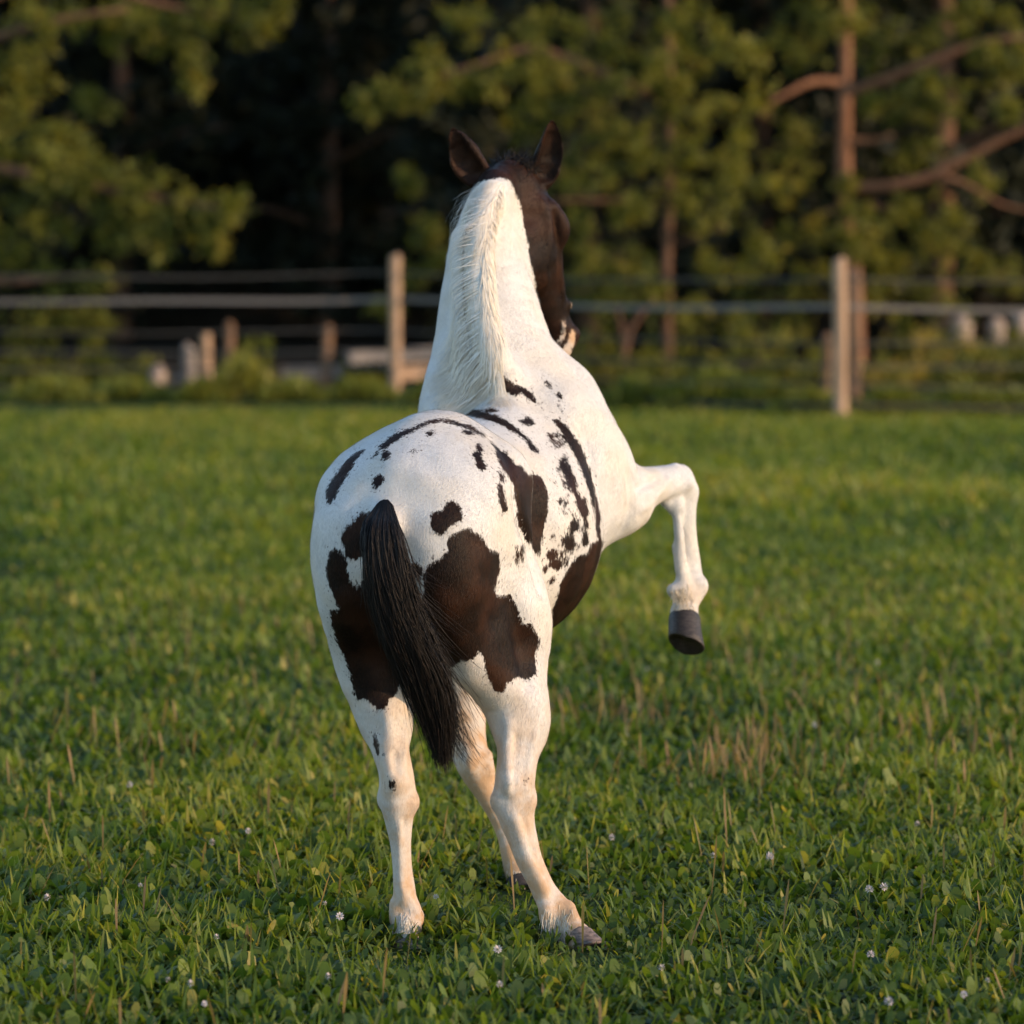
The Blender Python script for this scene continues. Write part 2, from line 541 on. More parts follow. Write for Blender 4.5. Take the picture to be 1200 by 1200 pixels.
def surface_nets(A):
    ins = A < 0
    nx, ny, nz = A.shape
    cnt = np.zeros((nx - 1, ny - 1, nz - 1), np.uint8)
    for dx in (0, 1):
        for dy in (0, 1):
            for dz in (0, 1):
                cnt += ins[dx:nx - 1 + dx, dy:ny - 1 + dy, dz:nz - 1 + dz]
    cells = np.argwhere((cnt > 0) & (cnt < 8))
    idx = np.full(cnt.shape, -1, np.int32)
    idx[cells[:, 0], cells[:, 1], cells[:, 2]] = np.arange(len(cells))
    acc = np.zeros((len(cells), 3)); num = np.zeros(len(cells))
    corners = [(a, b, c) for a in (0, 1) for b in (0, 1) for c in (0, 1)]
    val = {c: A[cells[:, 0] + c[0], cells[:, 1] + c[1], cells[:, 2] + c[2]] for c in corners}
    for c in corners:
        for ax in range(3):
            if c[ax]: continue
            d = list(c); d[ax] = 1; d = tuple(d)
            m = (val[c] < 0) != (val[d] < 0)
            t = val[c][m] / (val[c][m] - val[d][m])
            p = np.tile(np.array(c, float), (m.sum(), 1)); p[:, ax] += t
            acc[m] += p; num[m] += 1
    V = G0 + (cells + acc / num[:, None]) * VOX
    Q = []
    for ax in range(3):
        b, c = (ax + 1) % 3, (ax + 2) % 3
        sl0 = [slice(1, -1)] * 3; sl1 = [slice(1, -1)] * 3
        sl0[ax] = slice(0, -1); sl1[ax] = slice(1, None)
        f = ins[tuple(sl0)] != ins[tuple(sl1)]
        e = np.argwhere(f)
        fl = ins[tuple(sl0)][f]
        e = e + 1; e[:, ax] -= 1
        def cell(db, dc):
            q = e.copy(); q[:, b] += db; q[:, c] += dc
            return idx[q[:, 0], q[:, 1], q[:, 2]]
        q = np.stack([cell(-1, -1), cell(0, -1), cell(0, 0), cell(-1, 0)], 1)
        q[~fl] = q[~fl][:, ::-1]
        Q.append(q)
    Q = np.vstack(Q)
    return V, Q[(Q >= 0).all(1)]


BV, BQ = surface_nets(GRID)
# keep the largest piece only, relax the net a little
def relax(V, Q, wt, it, f=0.5):
    e = np.vstack([Q[:, [0, 1]], Q[:, [1, 2]], Q[:, [2, 3]], Q[:, [3, 0]]])
    n = np.bincount(e[:, 0], minlength=len(V)) + np.bincount(e[:, 1], minlength=len(V))
    for i in range(it):
        s = np.stack([np.bincount(e[:, 0], V[e[:, 1], k], len(V)) + np.bincount(e[:, 1], V[e[:, 0], k], len(V)) for k in range(3)], 1)
        V = V + (f * wt)[:, None] * (s / np.maximum(n, 1)[:, None] - V)
    return V


BV = relax(BV, BQ, np.ones(len(BV)), 3)
_w = np.clip((BV[:, 2] - .62) / .12, 0, 1) * np.clip((1.62 - BV[:, 2]) / .1, 0, 1) * np.clip((project(BV)[0] < 745) + 0.0, 0, 1)
BV = relax(BV, BQ, _w, 22)
BN = grid_grad(BV, 0.008)
print('net', len(BV), len(BQ), round(time.time() - T0, 1))

# ---- coat: patches of the piebald coat, outlined where the photograph shows them and laid on the skin there
def crop(pts, x0=340.0, y0=400.0, k=1 / 3.0): return np.array([(x0 + x * k, y0 + y * k) for x, y in pts])


PATCH_REAR = [crop(p) for p in (
    [(478, 790), (520, 765), (555, 740), (550, 700), (580, 670), (625, 655), (670, 685), (700, 730), (735, 745), (737, 800), (718, 870), (725, 895), (770, 888), (800, 920), (805, 970), (818, 992), (850, 990), (876, 1050), (860, 1100), (865, 1172), (825, 1192), (800, 1180), (762, 1200), (745, 1240), (715, 1225), (690, 1170), (680, 1110), (662, 1088), (640, 1122), (600, 1120), (570, 1150), (500, 1120), (450, 1040), (440, 930), (470, 890), (474, 830)],
    [(490, 605), (540, 590), (545, 565), (575, 560), (598, 580), (607, 625), (565, 650), (520, 685), (490, 652), (497, 630)],
    [(638, 395), (655, 385), (652, 362), (665, 358), (678, 378), (672, 405), (692, 445), (675, 462), (655, 445), (648, 415)],
    [(724, 455), (740, 460), (757, 495), (738, 498)], [(724, 500), (745, 503), (752, 550), (764, 592), (745, 602), (730, 575), (727, 545)],
    [(598, 315), (630, 308), (652, 325), (622, 332)], [(474, 320), (505, 310), (514, 325), (485, 335)],
    [(418, 390), (440, 373), (450, 380), (430, 396)], [(343, 380), (357, 400), (340, 416), (318, 418), (323, 395)],
    [(283, 415), (290, 398), (312, 383), (317, 395), (292, 416)],
    [(130, 578), (128, 545), (135, 515), (165, 470), (200, 418), (230, 388), (264, 378), (237, 415), (212, 460), (182, 500), (167, 540), (147, 570)],
    [(288, 495), (294, 478), (312, 462), (332, 480), (316, 510), (290, 524)],
    [(788, 722), (800, 716), (804, 748), (792, 752)], [(807, 716), (822, 714), (822, 745), (808, 748)], [(793, 758), (806, 756), (803, 786), (793, 788)], [(810, 752), (820, 755), (817, 775), (809, 775)],
    [(795, 610), (805, 612), (818, 650), (843, 702), (838, 712), (820, 690), (804, 655)],
    [(180, 690), (183, 660), (200, 650), (225, 638), (240, 610), (262, 600), (300, 600), (330, 660), (300, 760), (262, 755), (240, 762), (217, 778), (192, 745)],
    [(133, 770), (145, 725), (158, 722), (176, 740), (197, 770), (200, 800), (215, 850), (245, 860), (290, 780), (420, 800), (450, 900), (500, 1060), (470, 1200), (385, 1200), (372, 1245), (345, 1258), (338, 1290), (312, 1305), (290, 1275), (262, 1255), (240, 1262), (226, 1240), (222, 1205), (205, 1160), (190, 1115), (160, 1060), (148, 1010), (138, 945), (170, 945), (152, 900), (132, 840), (128, 800)],
    [(428, 785), (440, 770), (455, 780), (462, 830), (447, 846), (430, 815)],
    [(700, 345), (730, 372), (762, 405), (784, 445), (792, 500), (796, 540), (780, 505), (758, 470), (728, 425), (718, 385)],
    [(310, 380), (312, 368), (345, 340), (372, 322), (400, 308), (432, 300), (470, 282), (520, 270), (580, 277), (640, 297), (690, 330), (690, 342), (640, 312), (580, 290), (520, 284), (470, 296), (430, 318), (400, 332), (372, 350), (345, 372), (325, 382)],
)]
PATCH_REAR.append(crop([(740, 385), (760, 388), (790, 432), (815, 440), (835, 470), (855, 464), (885, 480), (905, 530), (906, 600), (890, 680), (880, 760), (860, 740), (830, 680), (800, 600), (780, 500), (750, 440)]))
PATCH_REAR += [crop(p, 380.0, 760.0, 0.3166) for p in ([(176, 314), (190, 312), (200, 335), (206, 385), (198, 396), (188, 370)], [(236, 488), (256, 488), (268, 508), (250, 520), (240, 508)], [(738, 484), (748, 482), (748, 505), (740, 508)])]
PATCH_BARREL = [crop(p) for p in (
    [(740, 385), (760, 388), (790, 432), (815, 440), (835, 470), (855, 464), (885, 480), (905, 530), (906, 600), (890, 680), (880, 760), (860, 740), (830, 680), (790, 600), (760, 500), (745, 440)],
    [(505, 268), (535, 258), (580, 245), (640, 238), (700, 253), (760, 280), (800, 308), (842, 345), (880, 390), (868, 397), (845, 380), (828, 352), (785, 322), (740, 292), (680, 272), (600, 260), (540, 268)],
    [(676, 242), (710, 234), (738, 248), (700, 252)], [(795, 278), (815, 276), (840, 264), (863, 290), (840, 300), (810, 288)],
    [(530, 240), (540, 218), (560, 208), (600, 190), (597, 215), (570, 237), (535, 250)],
    [(718, 150), (740, 148), (724, 130), (745, 122), (772, 133), (785, 150), (810, 152), (842, 175), (882, 224), (850, 212), (812, 180), (795, 195), (760, 178), (740, 165), (722, 166)],
    [(893, 138), (910, 136), (926, 168), (912, 170)], [(932, 182), (950, 182), (960, 205), (944, 210)], [(938, 222), (950, 226), (966, 252), (955, 256)],
    [(918, 268), (945, 275), (975, 300), (1005, 345), (1035, 400), (1058, 470), (1078, 540), (1090, 600), (1090, 700), (1078, 690), (1068, 600), (1045, 520), (1015, 440), (985, 375), (955, 325)],
    [(903, 318), (915, 322), (942, 358), (932, 368), (915, 350)],
    [(945, 410), (960, 410), (980, 430), (1004, 480), (1012, 530), (1038, 560), (1050, 605), (1038, 630), (1015, 615), (1000, 540), (975, 490), (955, 450)],
    [(955, 580), (965, 590), (972, 612), (962, 618)], [(958, 690), (990, 685), (1003, 732), (968, 735)], [(1022, 678), (1047, 668), (1050, 712), (1025, 722)],
    [(905, 740), (918, 728), (942, 735), (942, 762), (910, 770)], [(888, 800), (900, 785), (930, 770), (968, 772), (966, 800), (940, 805), (920, 790), (900, 816), (890, 818)],
    [(905, 845), (930, 822), (938, 840), (912, 858)], [(983, 640), (995, 628), (1015, 630), (1022, 660), (985, 672)], [(1030, 640), (1045, 630), (1050, 655), (1035, 660)],
    [(915, 1030), (918, 960), (940, 895), (958, 840), (985, 792), (1008, 755), (1030, 752), (1048, 740), (1055, 708), (1100, 700), (1100, 850), (1040, 930), (980, 1000)],
)]
HEAD_LINE = np.array([(586, 208), (596, 212), (603, 222), (610, 238), (613, 262), (621, 300), (629, 340), (636, 375), (648, 410), (656, 418), (690, 418), (720, 300), (700, 100), (530, 100), (532, 226), (551, 227), (566, 214)], float)


def poly_sd(x, y, poly):
    """signed distance in pixels, negative inside"""
    out = np.full(x.shape, 60.0)
    lo, hi = poly.min(0) - 25, poly.max(0) + 25
    m = (x > lo[0]) & (x < hi[0]) & (y > lo[1]) & (y < hi[1])
    if not m.any(): return out
    px, py = x[m], y[m]
    d2 = np.full(px.shape, 1e9); ins = np.zeros(px.shape, bool)
    for (x0, y0), (x1, y1) in zip(poly, np.roll(poly, -1, 0)):
        ex, ey = x1 - x0, y1 - y0
        t = np.clip(((px - x0) * ex + (py - y0) * ey) / (ex * ex + ey * ey + 1e-9), 0, 1)
        d2 = np.minimum(d2, (px - x0 - ex * t) ** 2 + (py - y0 - ey * t) ** 2)
        c = (y0 > py) != (y1 > py)
        ins ^= c & (px < (x1 - x0) * (py - y0) / (y1 - y0 + 1e-12) + x0)
    d = np.sqrt(d2); d[ins] *= -1
    out[m] = d
    return out


def coat_field(V, N):
    px, py = project(V)
    rel = V - HO
    f = rel @ HF; s = rel @ HR; z = V[:, 2]
    mpp = V[:, 1] / F_PX                      # metres per photo pixel
    view = np.array([0, 0, CAM_H]) - V
    facing = (unit(view) * N).sum(1)
    dr = np.full(len(V), 60.0); db = dr.copy()
    rs_ = np.random.default_rng(4)
    for _ in range(95):          # roan speckles low on the ribs
        yc_ = rs_.uniform(330, 800); xc_ = np.interp(yc_, [330, 500, 650, 800], [930, 980, 1005, 940]) + rs_.normal(0, 22)
        cx_, cy_ = 340 + xc_ / 3, 400 + yc_ / 3
        db = np.minimum(db, np.hypot(px - cx_, (py - cy_) * rs_.uniform(.5, 1)) - rs_.uniform(.4, 2.8))
    for p in PATCH_REAR: dr = np.minimum(dr, poly_sd(px, py, p))
    for p in PATCH_BARREL: db = np.minimum(db, poly_sd(px, py, p))
    rear = f < np.where(z > 1.0, .42, .47)
    seen = np.where(rear, dr, db) * mpp
    seen = np.where((f > 1.02) & (z < 1.0), 0.1, seen)
    fore = (V[:, 1] > 9.25) & (z < .62); seen = np.where(fore, .1, seen)
    # the sides the photograph does not show: blotches of the same kind
    r_ = np.random.default_rng(21)
    hid = np.full(len(V), .12)
    cs = [L(.16, -.26, .80), L(.30, -.24, .70), L(.52, -.25, .84), L(.62, -.26, .72), L(.80, -.27, .95), L(.88, -.25, .78), L(.72, -.24, 1.05), L(.45, -.2, 1.1), L(.75, -.1, .6), L(.62, .12, .62), L(.85, .2, .66), L(.55, -.1, .62)]
    for c in cs:
        for j in range(5):
            q = c + r_.normal(0, .05, 3)
            hid = np.minimum(hid, np.linalg.norm(V - q, axis=1) - r_.uniform(.02, .075))
    w = np.clip((facing + .14) / .14, 0, 1)
    fld = seen * w + hid * (1 - w)
    # head is dark up to the line behind the ears and the jaw
    nk = poly_sd(px, py, HEAD_LINE) * mpp
    hdm = (z > 1.305) & (V[:, 1] > 9.5)
    left_head = ((V - POLL) @ hd_a) > 0.02
    t = ((V - POLL) @ hd_a) / HLEN; o = (V - POLL) @ hd_o
    band = np.where(facing > -.05, nk, np.where(o > -.13 + .1 * t, -.05, .05))
    ears = z > P(600, 206, 9.84)[2]
    band = np.where(ears, -.05, band)
    band = np.where((py > 355) & (V[:, 1] < 9.80), .06, band)
    fld = np.where(hdm, np.where(band < fld, band, fld), fld)
    # pinkish muzzle skin; strips also paint the sunlit lip and nose edges
    lips = np.minimum(poly_sd(px, py, np.array([(667, 386), (674, 386), (673, 404), (664, 416), (654, 418), (665, 402)], float)), poly_sd(px, py, np.array([(659, 376), (663, 376), (663, 392), (659, 400), (652, 406), (650, 402), (658, 392)], float)))
    lips = np.minimum(lips, poly_sd(px, py, np.array([(668, 350), (678, 350), (678, 362), (670, 366)], float))) * mpp
    fld = np.where(hdm & (t > .6) & (V[:, 1] > 9.8), np.maximum(fld, -lips), fld)
    return fld


_e = np.vstack([BQ[:, [0, 1]], BQ[:, [1, 2]], BQ[:, [2, 3]], BQ[:, [3, 0]]])
_n = np.bincount(_e[:, 0], minlength=len(BV)) + np.bincount(_e[:, 1], minlength=len(BV))
SN = BN.copy()
for _ in range(14):
    SN = np.stack([(SN[:, k] + np.bincount(_e[:, 0], SN[_e[:, 1], k], len(BV)) + np.bincount(_e[:, 1], SN[_e[:, 0], k], len(BV))) / (_n + 1) for k in range(3)], 1)
COAT = coat_field(BV, unit(SN))
_e = np.vstack([BQ[:, [0, 1]], BQ[:, [1, 2]], BQ[:, [2, 3]], BQ[:, [3, 0]]])
_n = np.bincount(_e[:, 0], minlength=len(BV)) + np.bincount(_e[:, 1], minlength=len(BV))
for _ in range(3):       # round the corners of the patches
    COAT = .4 * COAT + .6 * (np.bincount(_e[:, 0], COAT[_e[:, 1]], len(BV)) + np.bincount(_e[:, 1], COAT[_e[:, 0]], len(BV))) / np.maximum(_n, 1)
# fine muscle and skin unevenness
def wav(v, sc, seed):
    r_ = np.random.default_rng(seed); o = 0
    for i in range(10):
        d = unit(r_.normal(size=3)) * sc * r_.uniform(.6, 1.6)
        o = o + np.sin(v @ d + r_.uniform(0, 6.3))
    return o / 10


_leg = np.clip((.60 - BV[:, 2]) / .2, 0, 1)
BV = BV + BN * (wav(BV, 24, 1) * .006 * (1 - _leg) + wav(BV, 70, 2) * .0028)[:, None]
zz = BV[:, 2]
STAIN = np.clip((.70 - zz) / .4, 0, 1) * .78 + .35 * np.clip((.25 - zz) / .2, 0, 1) + .35 * np.clip((BV[:, 1] - 9.25) / .1, 0, 1) * (zz < .62)
STAIN = STAIN + .5 * np.clip((.10 - zz) / .06, 0, 1)
STAIN = np.maximum(STAIN, .75 * np.clip(1 - np.linalg.norm(BV - P(808, 705, 9.84), axis=1) / .09, 0, 1))

STAIN = np.where((BV[:, 2] > 1.3) & (((BV - POLL) @ hd_a) > .35), 1.0, STAIN)  # full tan on the pale muzzle strips, their sunlit orange included
m = Nodes('horse_coat')
field = m.attr('mark')
op = m.objpos((1, 1, 1))
hair = m.noise(170.0, 4.0, m.objpos((1, 1, .38)), .65)
mid = m.noise(34.0, 3.0, m.objpos((1, 1, .7)), .6)
edge = m.math('ADD', field, m.math('MULTIPLY_ADD', hair, .020, -.010))
edge = m.math('ADD', edge, m.math('MULTIPLY_ADD', mid, .009, -.0045))
dark_f = m.remap(edge, -.0018, .0022, 1.0, 0.0)
speck = m.remap(m.noise(150.0, 2.0, m.objpos((1, 1, .6)), .5), .63, .68)
near = m.remap(field, .004, .022, 1.0, 0.0)
dark_f = m.math('MAXIMUM', dark_f, m.math('MULTIPLY', m.math('MULTIPLY', speck, near), .8))
fine = m.noise(420.0, 2.0, m.objpos((1, 1, .22)), .7)
big = m.noise(7.0, 2.0, op, .5)
white = m.mix(m.remap(fine, .3, .75), (.465, .458, .45), (.59, .582, .572))
white = m.mix(m.math('MULTIPLY', m.remap(big, .42, .66), .55), white, (.54, .49, .42))
stain = m.math('MULTIPLY', m.attr('stain'), m.remap(m.noise(14.0, 4.0, op, .6), .32, .62, .30, 1.0))
white = m.mix(stain, white, (.44, .29, .175))
# skin freckles
vor = m.n('ShaderNodeTexVoronoi', ins={'Scale': 16.0, 'Randomness': 1.0}); m.link(op, vor.inputs['Vector'])
brown = m.mix(m.remap(m.noise(9.0, 3.0, op, .6), .38, .66), (.005, .003, .0026), (.026, .0105, .0058))
brown = m.mix(m.remap(fine, .35, .8), brown, m.mix(.5, brown, (.040, .018, .0095)))
colr = m.mix(dark_f, white, brown)
hgt = m.math('ADD', fine, m.math('MULTIPLY', hair, .6))
shader = m.principled(colr, m.remap(dark_f, 0, 1, .70, .50), m.bump(hgt, .40, .004), m.remap(dark_f, 0, 1, .22, .10))
COATM = m.done(shader)

horse = empty('horse', tuple(L(.5, 0, 0)))
tag(horse, 'black and white spotted horse seen from behind with its right foreleg raised', 'horse')
link('body', quads_mesh('body', BV, BQ, COATM, True, {'mark': COAT, 'stain': STAIN}), horse)

# ---- short hair lying over the skin, coloured by the patch it grows from
hr_ = np.random.default_rng(31)
_p0, _p1, _p2 = BV[BQ[:, 0]], BV[BQ[:, 1]], BV[BQ[:, 3]]
_area = np.linalg.norm(np.cross(_p1 - _p0, _p2 - _p0), axis=1)
_fc = BV[BQ].mean(1); _fn = BN[BQ].mean(1)
_see = (unit(np.array([0, 0, CAM_H]) - _fc) * _fn).sum(1)
_wt = _area * np.where(_see > -.15, 1.0, .18)
NH = 300000
_k = hr_.choice(len(BQ), NH, p=_wt / _wt.sum())
_a, _b = hr_.uniform(0, 1, (2, NH, 1))
def _bl(A):
    q = A[BQ[_k]]
    if q.ndim == 2: q = q[..., None]
    return ((q[:, 0] * (1 - _a) + q[:, 1] * _a) * (1 - _b) + (q[:, 3] * (1 - _a) + q[:, 2] * _a) * _b)
hp0, hn = _bl(BV), unit(_bl(BN))
hm, hst = _bl(COAT)[:, 0], _bl(STAIN)[:, 0]
# lie of the coat: down and back, turning with slow whorls
flow = np.array([0, 0, -1.0]) - HF * .45 + np.stack([wav(hp0, 9, 50 + i) for i in range(3)], 1) * .55 + hr_.normal(0, .22, (NH, 3))
flow = unit(flow - hn * (flow * hn).sum(1)[:, None])
hl = hr_.uniform(.006, .013, NH)[:, None] * np.where(hp0[:, 2:3] < .3, .8, 1.0)
sdv = np.cross(flow, hn) * .00042
tipv = hp0 + flow * hl * .93 + hn * hl * hr_.uniform(.10, .30, NH)[:, None]
V = np.stack([hp0 - sdv - hn * .001, hp0 + sdv - hn * .001, tipv], 1).reshape(-1, 3)
link('coat_hair', quads_mesh('coat_hair', V, np.arange(NH * 3).reshape(-1, 3), COATM, True, {'mark': np.repeat(hm, 3), 'stain': np.repeat(hst, 3)}), horse)['kind'] = 'stuff'

# ---- hooves
m = Nodes('hoof_horn')
hp = m.objpos((1, 1, 1))
hc = m.mix(m.remap(m.noise(60.0, 4.0, m.objpos((1, 1, 4.0)), .6), .3, .7), (.014, .012, .012), (.045, .036, .032))
HOOFM = m.done(m.principled(hc, .55, m.bump(m.noise(140.0, 3.0, m.objpos((.6, .6, 3.0)), .6), .25, .004), .3))

m = Nodes('pale_horn')
hc = m.mix(m.remap(m.noise(60.0, 4.0, m.objpos((1, 1, 4.0)), .6), .3, .7), (.07, .055, .048), (.22, .165, .135))
PALEHORN = m.done(m.principled(hc, .6, m.bump(m.noise(140.0, 3.0, m.objpos((.6, .6, 3.0)), .6), .25, .004), .25))


def hoof(top, sole, toe, rt, rb, mat=None):
    top, sole, toe = (np.asarray(q, float) for q in (top, sole, toe))
    ax = unit(sole - top); toe = unit(toe - ax * (toe @ ax)); sd = np.cross(ax, toe)
    n = 28; ang = np.linspace(0, 2 * math.pi, n, endpoint=False)
    rows = []
    Ln = np.linalg.norm(sole - top)
    for t, r, sh in ((-.12, rt * .90, 0), (.0, rt * 1.02, 0), (.10, rt * 1.05, .0), (.4, rt + (rb - rt) * .45, .004), (.75, rt + (rb - rt) * .8, .010), (.97, rb, .014), (1.0, rb * .97, .014), (1.0, rb * .82, .014), (.90, rb * .62, .012), (.88, rb * .25, .012)):
        ring = []
        for a in ang:
            ca, sa = math.cos(a), math.sin(a)
            k = 1.0 + (.10 * t if ca > 0 else -.04 * t)
            heel = 0.16 * max(-ca, 0) * (1 if t > .3 else .5)
            ring.append(top + ax * Ln * (t - heel * (t if t > 0 else 0)) + toe * (ca * r * k + sh) + sd * (sa * r))
        rows.append(ring)
    V = np.array(rows).reshape(-1, 3)
    Q = [(i * n + j, i * n + (j + 1) % n, (i + 1) * n + (j + 1) % n, (i + 1) * n + j) for i in range(len(rows) - 1) for j in range(n)]
    V = np.vstack([V, rows[0][0] * 0 + np.mean(rows[0], 0), np.mean(rows[-1], 0)])
    c0, c1 = len(V) - 2, len(V) - 1
    Q += [(c0, (j + 1) % n, j, j) for j in range(n)] + [(c1, (len(rows) - 1) * n + j, (len(rows) - 1) * n + (j + 1) % n, c1) for j in range(n)]
    return link('hoof', mesh_pf('hoof', V, Q, mat or HOOFM), horse)


fwd = HF * .8
hoof(P(479, 1108, 8.66), P(482, 1132, 8.63), HF, .036, .046, PALEHORN)
hoof(P(680, 1098, 8.65), P(688, 1119, 8.61), HF * .5 + HR * .8, .033, .041, PALEHORN)
hoof(P(608, 1034, 9.43), P(611, 1047, 9.40), HF * .9 - UP * .5, .033, .040)
hoof(P(803, 724, 9.805), P(796, 755, 9.76), HR * .85 - UP * .45, .040, .0475)

# ---- eye
m = Nodes('eye_wet')
EYEM = m.done(m.principled((.012, .007, .005), .06, None, .6))
for sgn in (1, -1):
    c = H(.275, sgn * .079, .030)
    bm_v, bm_q = [], []
    for i in range(9):
        for j in range(14):
            th, ph = math.pi * i / 8, 2 * math.pi * j / 14
            bm_v.append(c + .018 * (math.sin(th) * math.cos(ph) * hd_a * 1.1 + math.sin(th) * math.sin(ph) * hd_o * .9 + math.cos(th) * hd_r))
    for i in range(8):
        for j in range(14):
            bm_q.append((i * 14 + j, i * 14 + (j + 1) % 14, (i + 1) * 14 + (j + 1) % 14, (i + 1) * 14 + j))
    link('eye', mesh_pf('eye', bm_v, bm_q, EYEM), horse)
print('coat', round(time.time() - T0, 1))

# ---- mane, forelock and tail: strands combed over the skin
def strands(roots, dirs, length, steps, mat_name, width, stiff=.85, grav=.12, off=.006, curl=.0, r_=None, flow=None, cling=0.0):
    """grow strands step by step: keep direction, fall, stay outside the skin"""
    n = len(roots)
    p = roots.copy(); d = unit(dirs)
    out = [p.copy()]
    st = (length / steps)[:, None]
    wob = r_.normal(0, 1, (n, 3))
    for k in range(steps):
        dd = d * stiff + np.array([0, 0, -1.0]) * grav + wob * curl
        if flow is not None: dd = dd + flow(p, k / steps)
        d = unit(dd)
        p = p + d * st
        sd = grid_sample(p); inside = sd < off
        if inside.any():
            g = grid_grad(p[inside])
            p[inside] += g * (off - sd[inside])[:, None]
        if np.any(cling):
            far = (sd > cling) & (sd < .08)
            if far.any(): p[far] -= grid_grad(p[far]) * ((sd[far] - cling[far]) * .7)[:, None]
        d = unit(p - out[-1])
        out.append(p.copy())
    return np.stack(out, 1)             # n, steps+1, 3


def ribbons(name, S, width, mat, tint, parent, r_):
    """each strand a three sided tapering tube"""
    n, k, _ = S.shape
    tan = unit(np.gradient(S, axis=1))
    ref = unit(r_.normal(size=(n, 1, 3)))
    u = unit(np.cross(tan, np.broadcast_to(ref, tan.shape))); v = np.cross(tan, u)
    tt = np.linspace(0, 1, k)
    w = width[:, None] * (1 - .85 * tt ** 2.2)[None] + .00015
    ring = []
    for a in (0, 2.094, 4.189):
        ring.append(S + w[..., None] * (math.cos(a) * u + math.sin(a) * v))
    V = np.stack(ring, 2).reshape(-1, 3)
    base = (np.arange(n) * k * 3)[:, None, None] + (np.arange(k - 1) * 3)[None, :, None]
    q = []
    for j in range(3):
        j2 = (j + 1) % 3
        q.append(np.stack([base + j, base + j2, base + 3 + j2, base + 3 + j], -1))
    Q = np.concatenate(q, 2).reshape(-1, 4)
    along = np.repeat(np.broadcast_to(tt, (n, k)).reshape(-1), 3)
    tn = np.repeat(np.broadcast_to(tint[:, None], (n, k)).reshape(-1), 3)
    me = quads_mesh(name, V, Q, mat, True, {'tint': tn, 'along': along})
    return link(name, me, parent)


def flat_ribbons(name, S, width, mat, tint, parent):
    """strands as thin ribbons lying along the skin below them"""
    n, k, _ = S.shape
    tan = unit(np.gradient(S, axis=1))
    nr = grid_grad(S.reshape(-1, 3)).reshape(S.shape)
    u = unit(np.cross(tan, nr))
    tt = np.linspace(0, 1, k)
    w = width[:, None] * (1 - .85 * tt ** 2.2)[None] + .00012
    V = np.stack([S - u * w[..., None], S + u * w[..., None]], 2).reshape(-1, 3)
    b = (np.arange(n) * k * 2)[:, None] + (np.arange(k - 1) * 2)[None]
    Q = np.stack([b, b + 1, b + 3, b + 2], -1).reshape(-1, 4)
    al = np.repeat(np.broadcast_to(tt, (n, k)).reshape(-1), 2); tn = np.repeat(np.broadcast_to(tint[:, None], (n, k)).reshape(-1), 2)
    return link(name, quads_mesh(name, V, Q, mat, True, {'tint': tn, 'along': al}), parent)


def hair_mat(name, c0, c1, c2, rough=.5):
    m = Nodes(name)
    t = m.attr('tint')
    c = m.ramp(t, [(0, c0), (.5, c1), (1, c2)])
    c = m.mix(m.math('MULTIPLY', m.attr('along'), .45), c, c2)
    return m.done(m.principled(c, rough, None, .25))


r_ = np.random.default_rng(11)
MANEM = hair_mat('mane_hair', (.66, .65, .63), (.64, .60, .53), (.60, .49, .34), .6)
crest = catmull([P(590, 206, 9.82), P(576, 232, 9.66), P(567, 265, 9.56), P(561, 300, 9.50), P(561, 340, 9.45), P(565, 380, 9.42), P(573, 415, 9.38), P(581, 445, 9.36)], 24)
# bring the crest onto the skin
for _ in range(4):
    crest = crest - grid_grad(crest) * grid_sample(crest)[:, None]
NM = 20000
t = .09 + .91 * r_.uniform(0, 1, NM) ** .95
i = t * (len(crest) - 1.001); i0 = i.astype(int); fr = (i - i0)[:, None]
root = crest[i0] * (1 - fr) + crest[i0 + 1] * fr
side = r_.normal(0, 1, NM)
root = root + HR * (-.007 + side * np.interp(t, [0, .55, 1], [.014, .016, .009]))[:, None] + np.array([0, 0, 1]) * r_.normal(0, .006, NM)[:, None]
for _ in range(3): root = root - grid_grad(root) * (grid_sample(root) - .001)[:, None]
clump = np.sin(t * 70) * .4 + np.sin(t * 31 + 1) * .5
right = (side > 1.05) & (t > .12)
dl = np.where(right[:, None], HR * .26 + UP * -1.0 - HF * .1, -HR * np.interp(t, [0, .12, .35, .62, 1], [.35, .55, .95, 1.0, .6])[:, None] + UP * (-.70 - .30 * t[:, None] + r_.normal(0, .12, (NM, 1))) + HF * np.interp(t, [0, .22, .5], [-.40, -.15, .45])[:, None])
dirs = dl + r_.normal(0, .08, (NM, 3)) + np.stack([wav(root, 16, 80 + i_) for i_ in range(3)], 1) * np.interp(t, [0, .2, .5], [.05, .2, .40])[:, None]
ln = (.11 + .14 * np.clip(t * 1.8, 0, 1) - .09 * np.clip((t - .72) / .28, 0, 1)) * r_.uniform(.45, 1.15, NM) * np.where(right, .35 + .35 * t, 1)
stray = r_.uniform(0, 1, NM) < .025
ln = np.where(stray, ln * .85, ln)
S = strands(root, dirs, ln, 9, 'mane', None, stiff=.9, grav=.035, off=.0015, curl=.012, r_=r_, cling=np.where(stray, .03, .005))
lift = r_.uniform(0, .0028, NM) + stray * r_.uniform(.003, .016, NM)
S = S + grid_grad(S.reshape(-1, 3)).reshape(S.shape) * (lift[:, None] * np.linspace(0, 1, S.shape[1])[None] ** .6)[..., None]
flat_ribbons('mane', S, r_.uniform(.0005, .0010, NM), MANEM, np.clip(r_.normal(.38, .2, NM), 0, 1), horse)

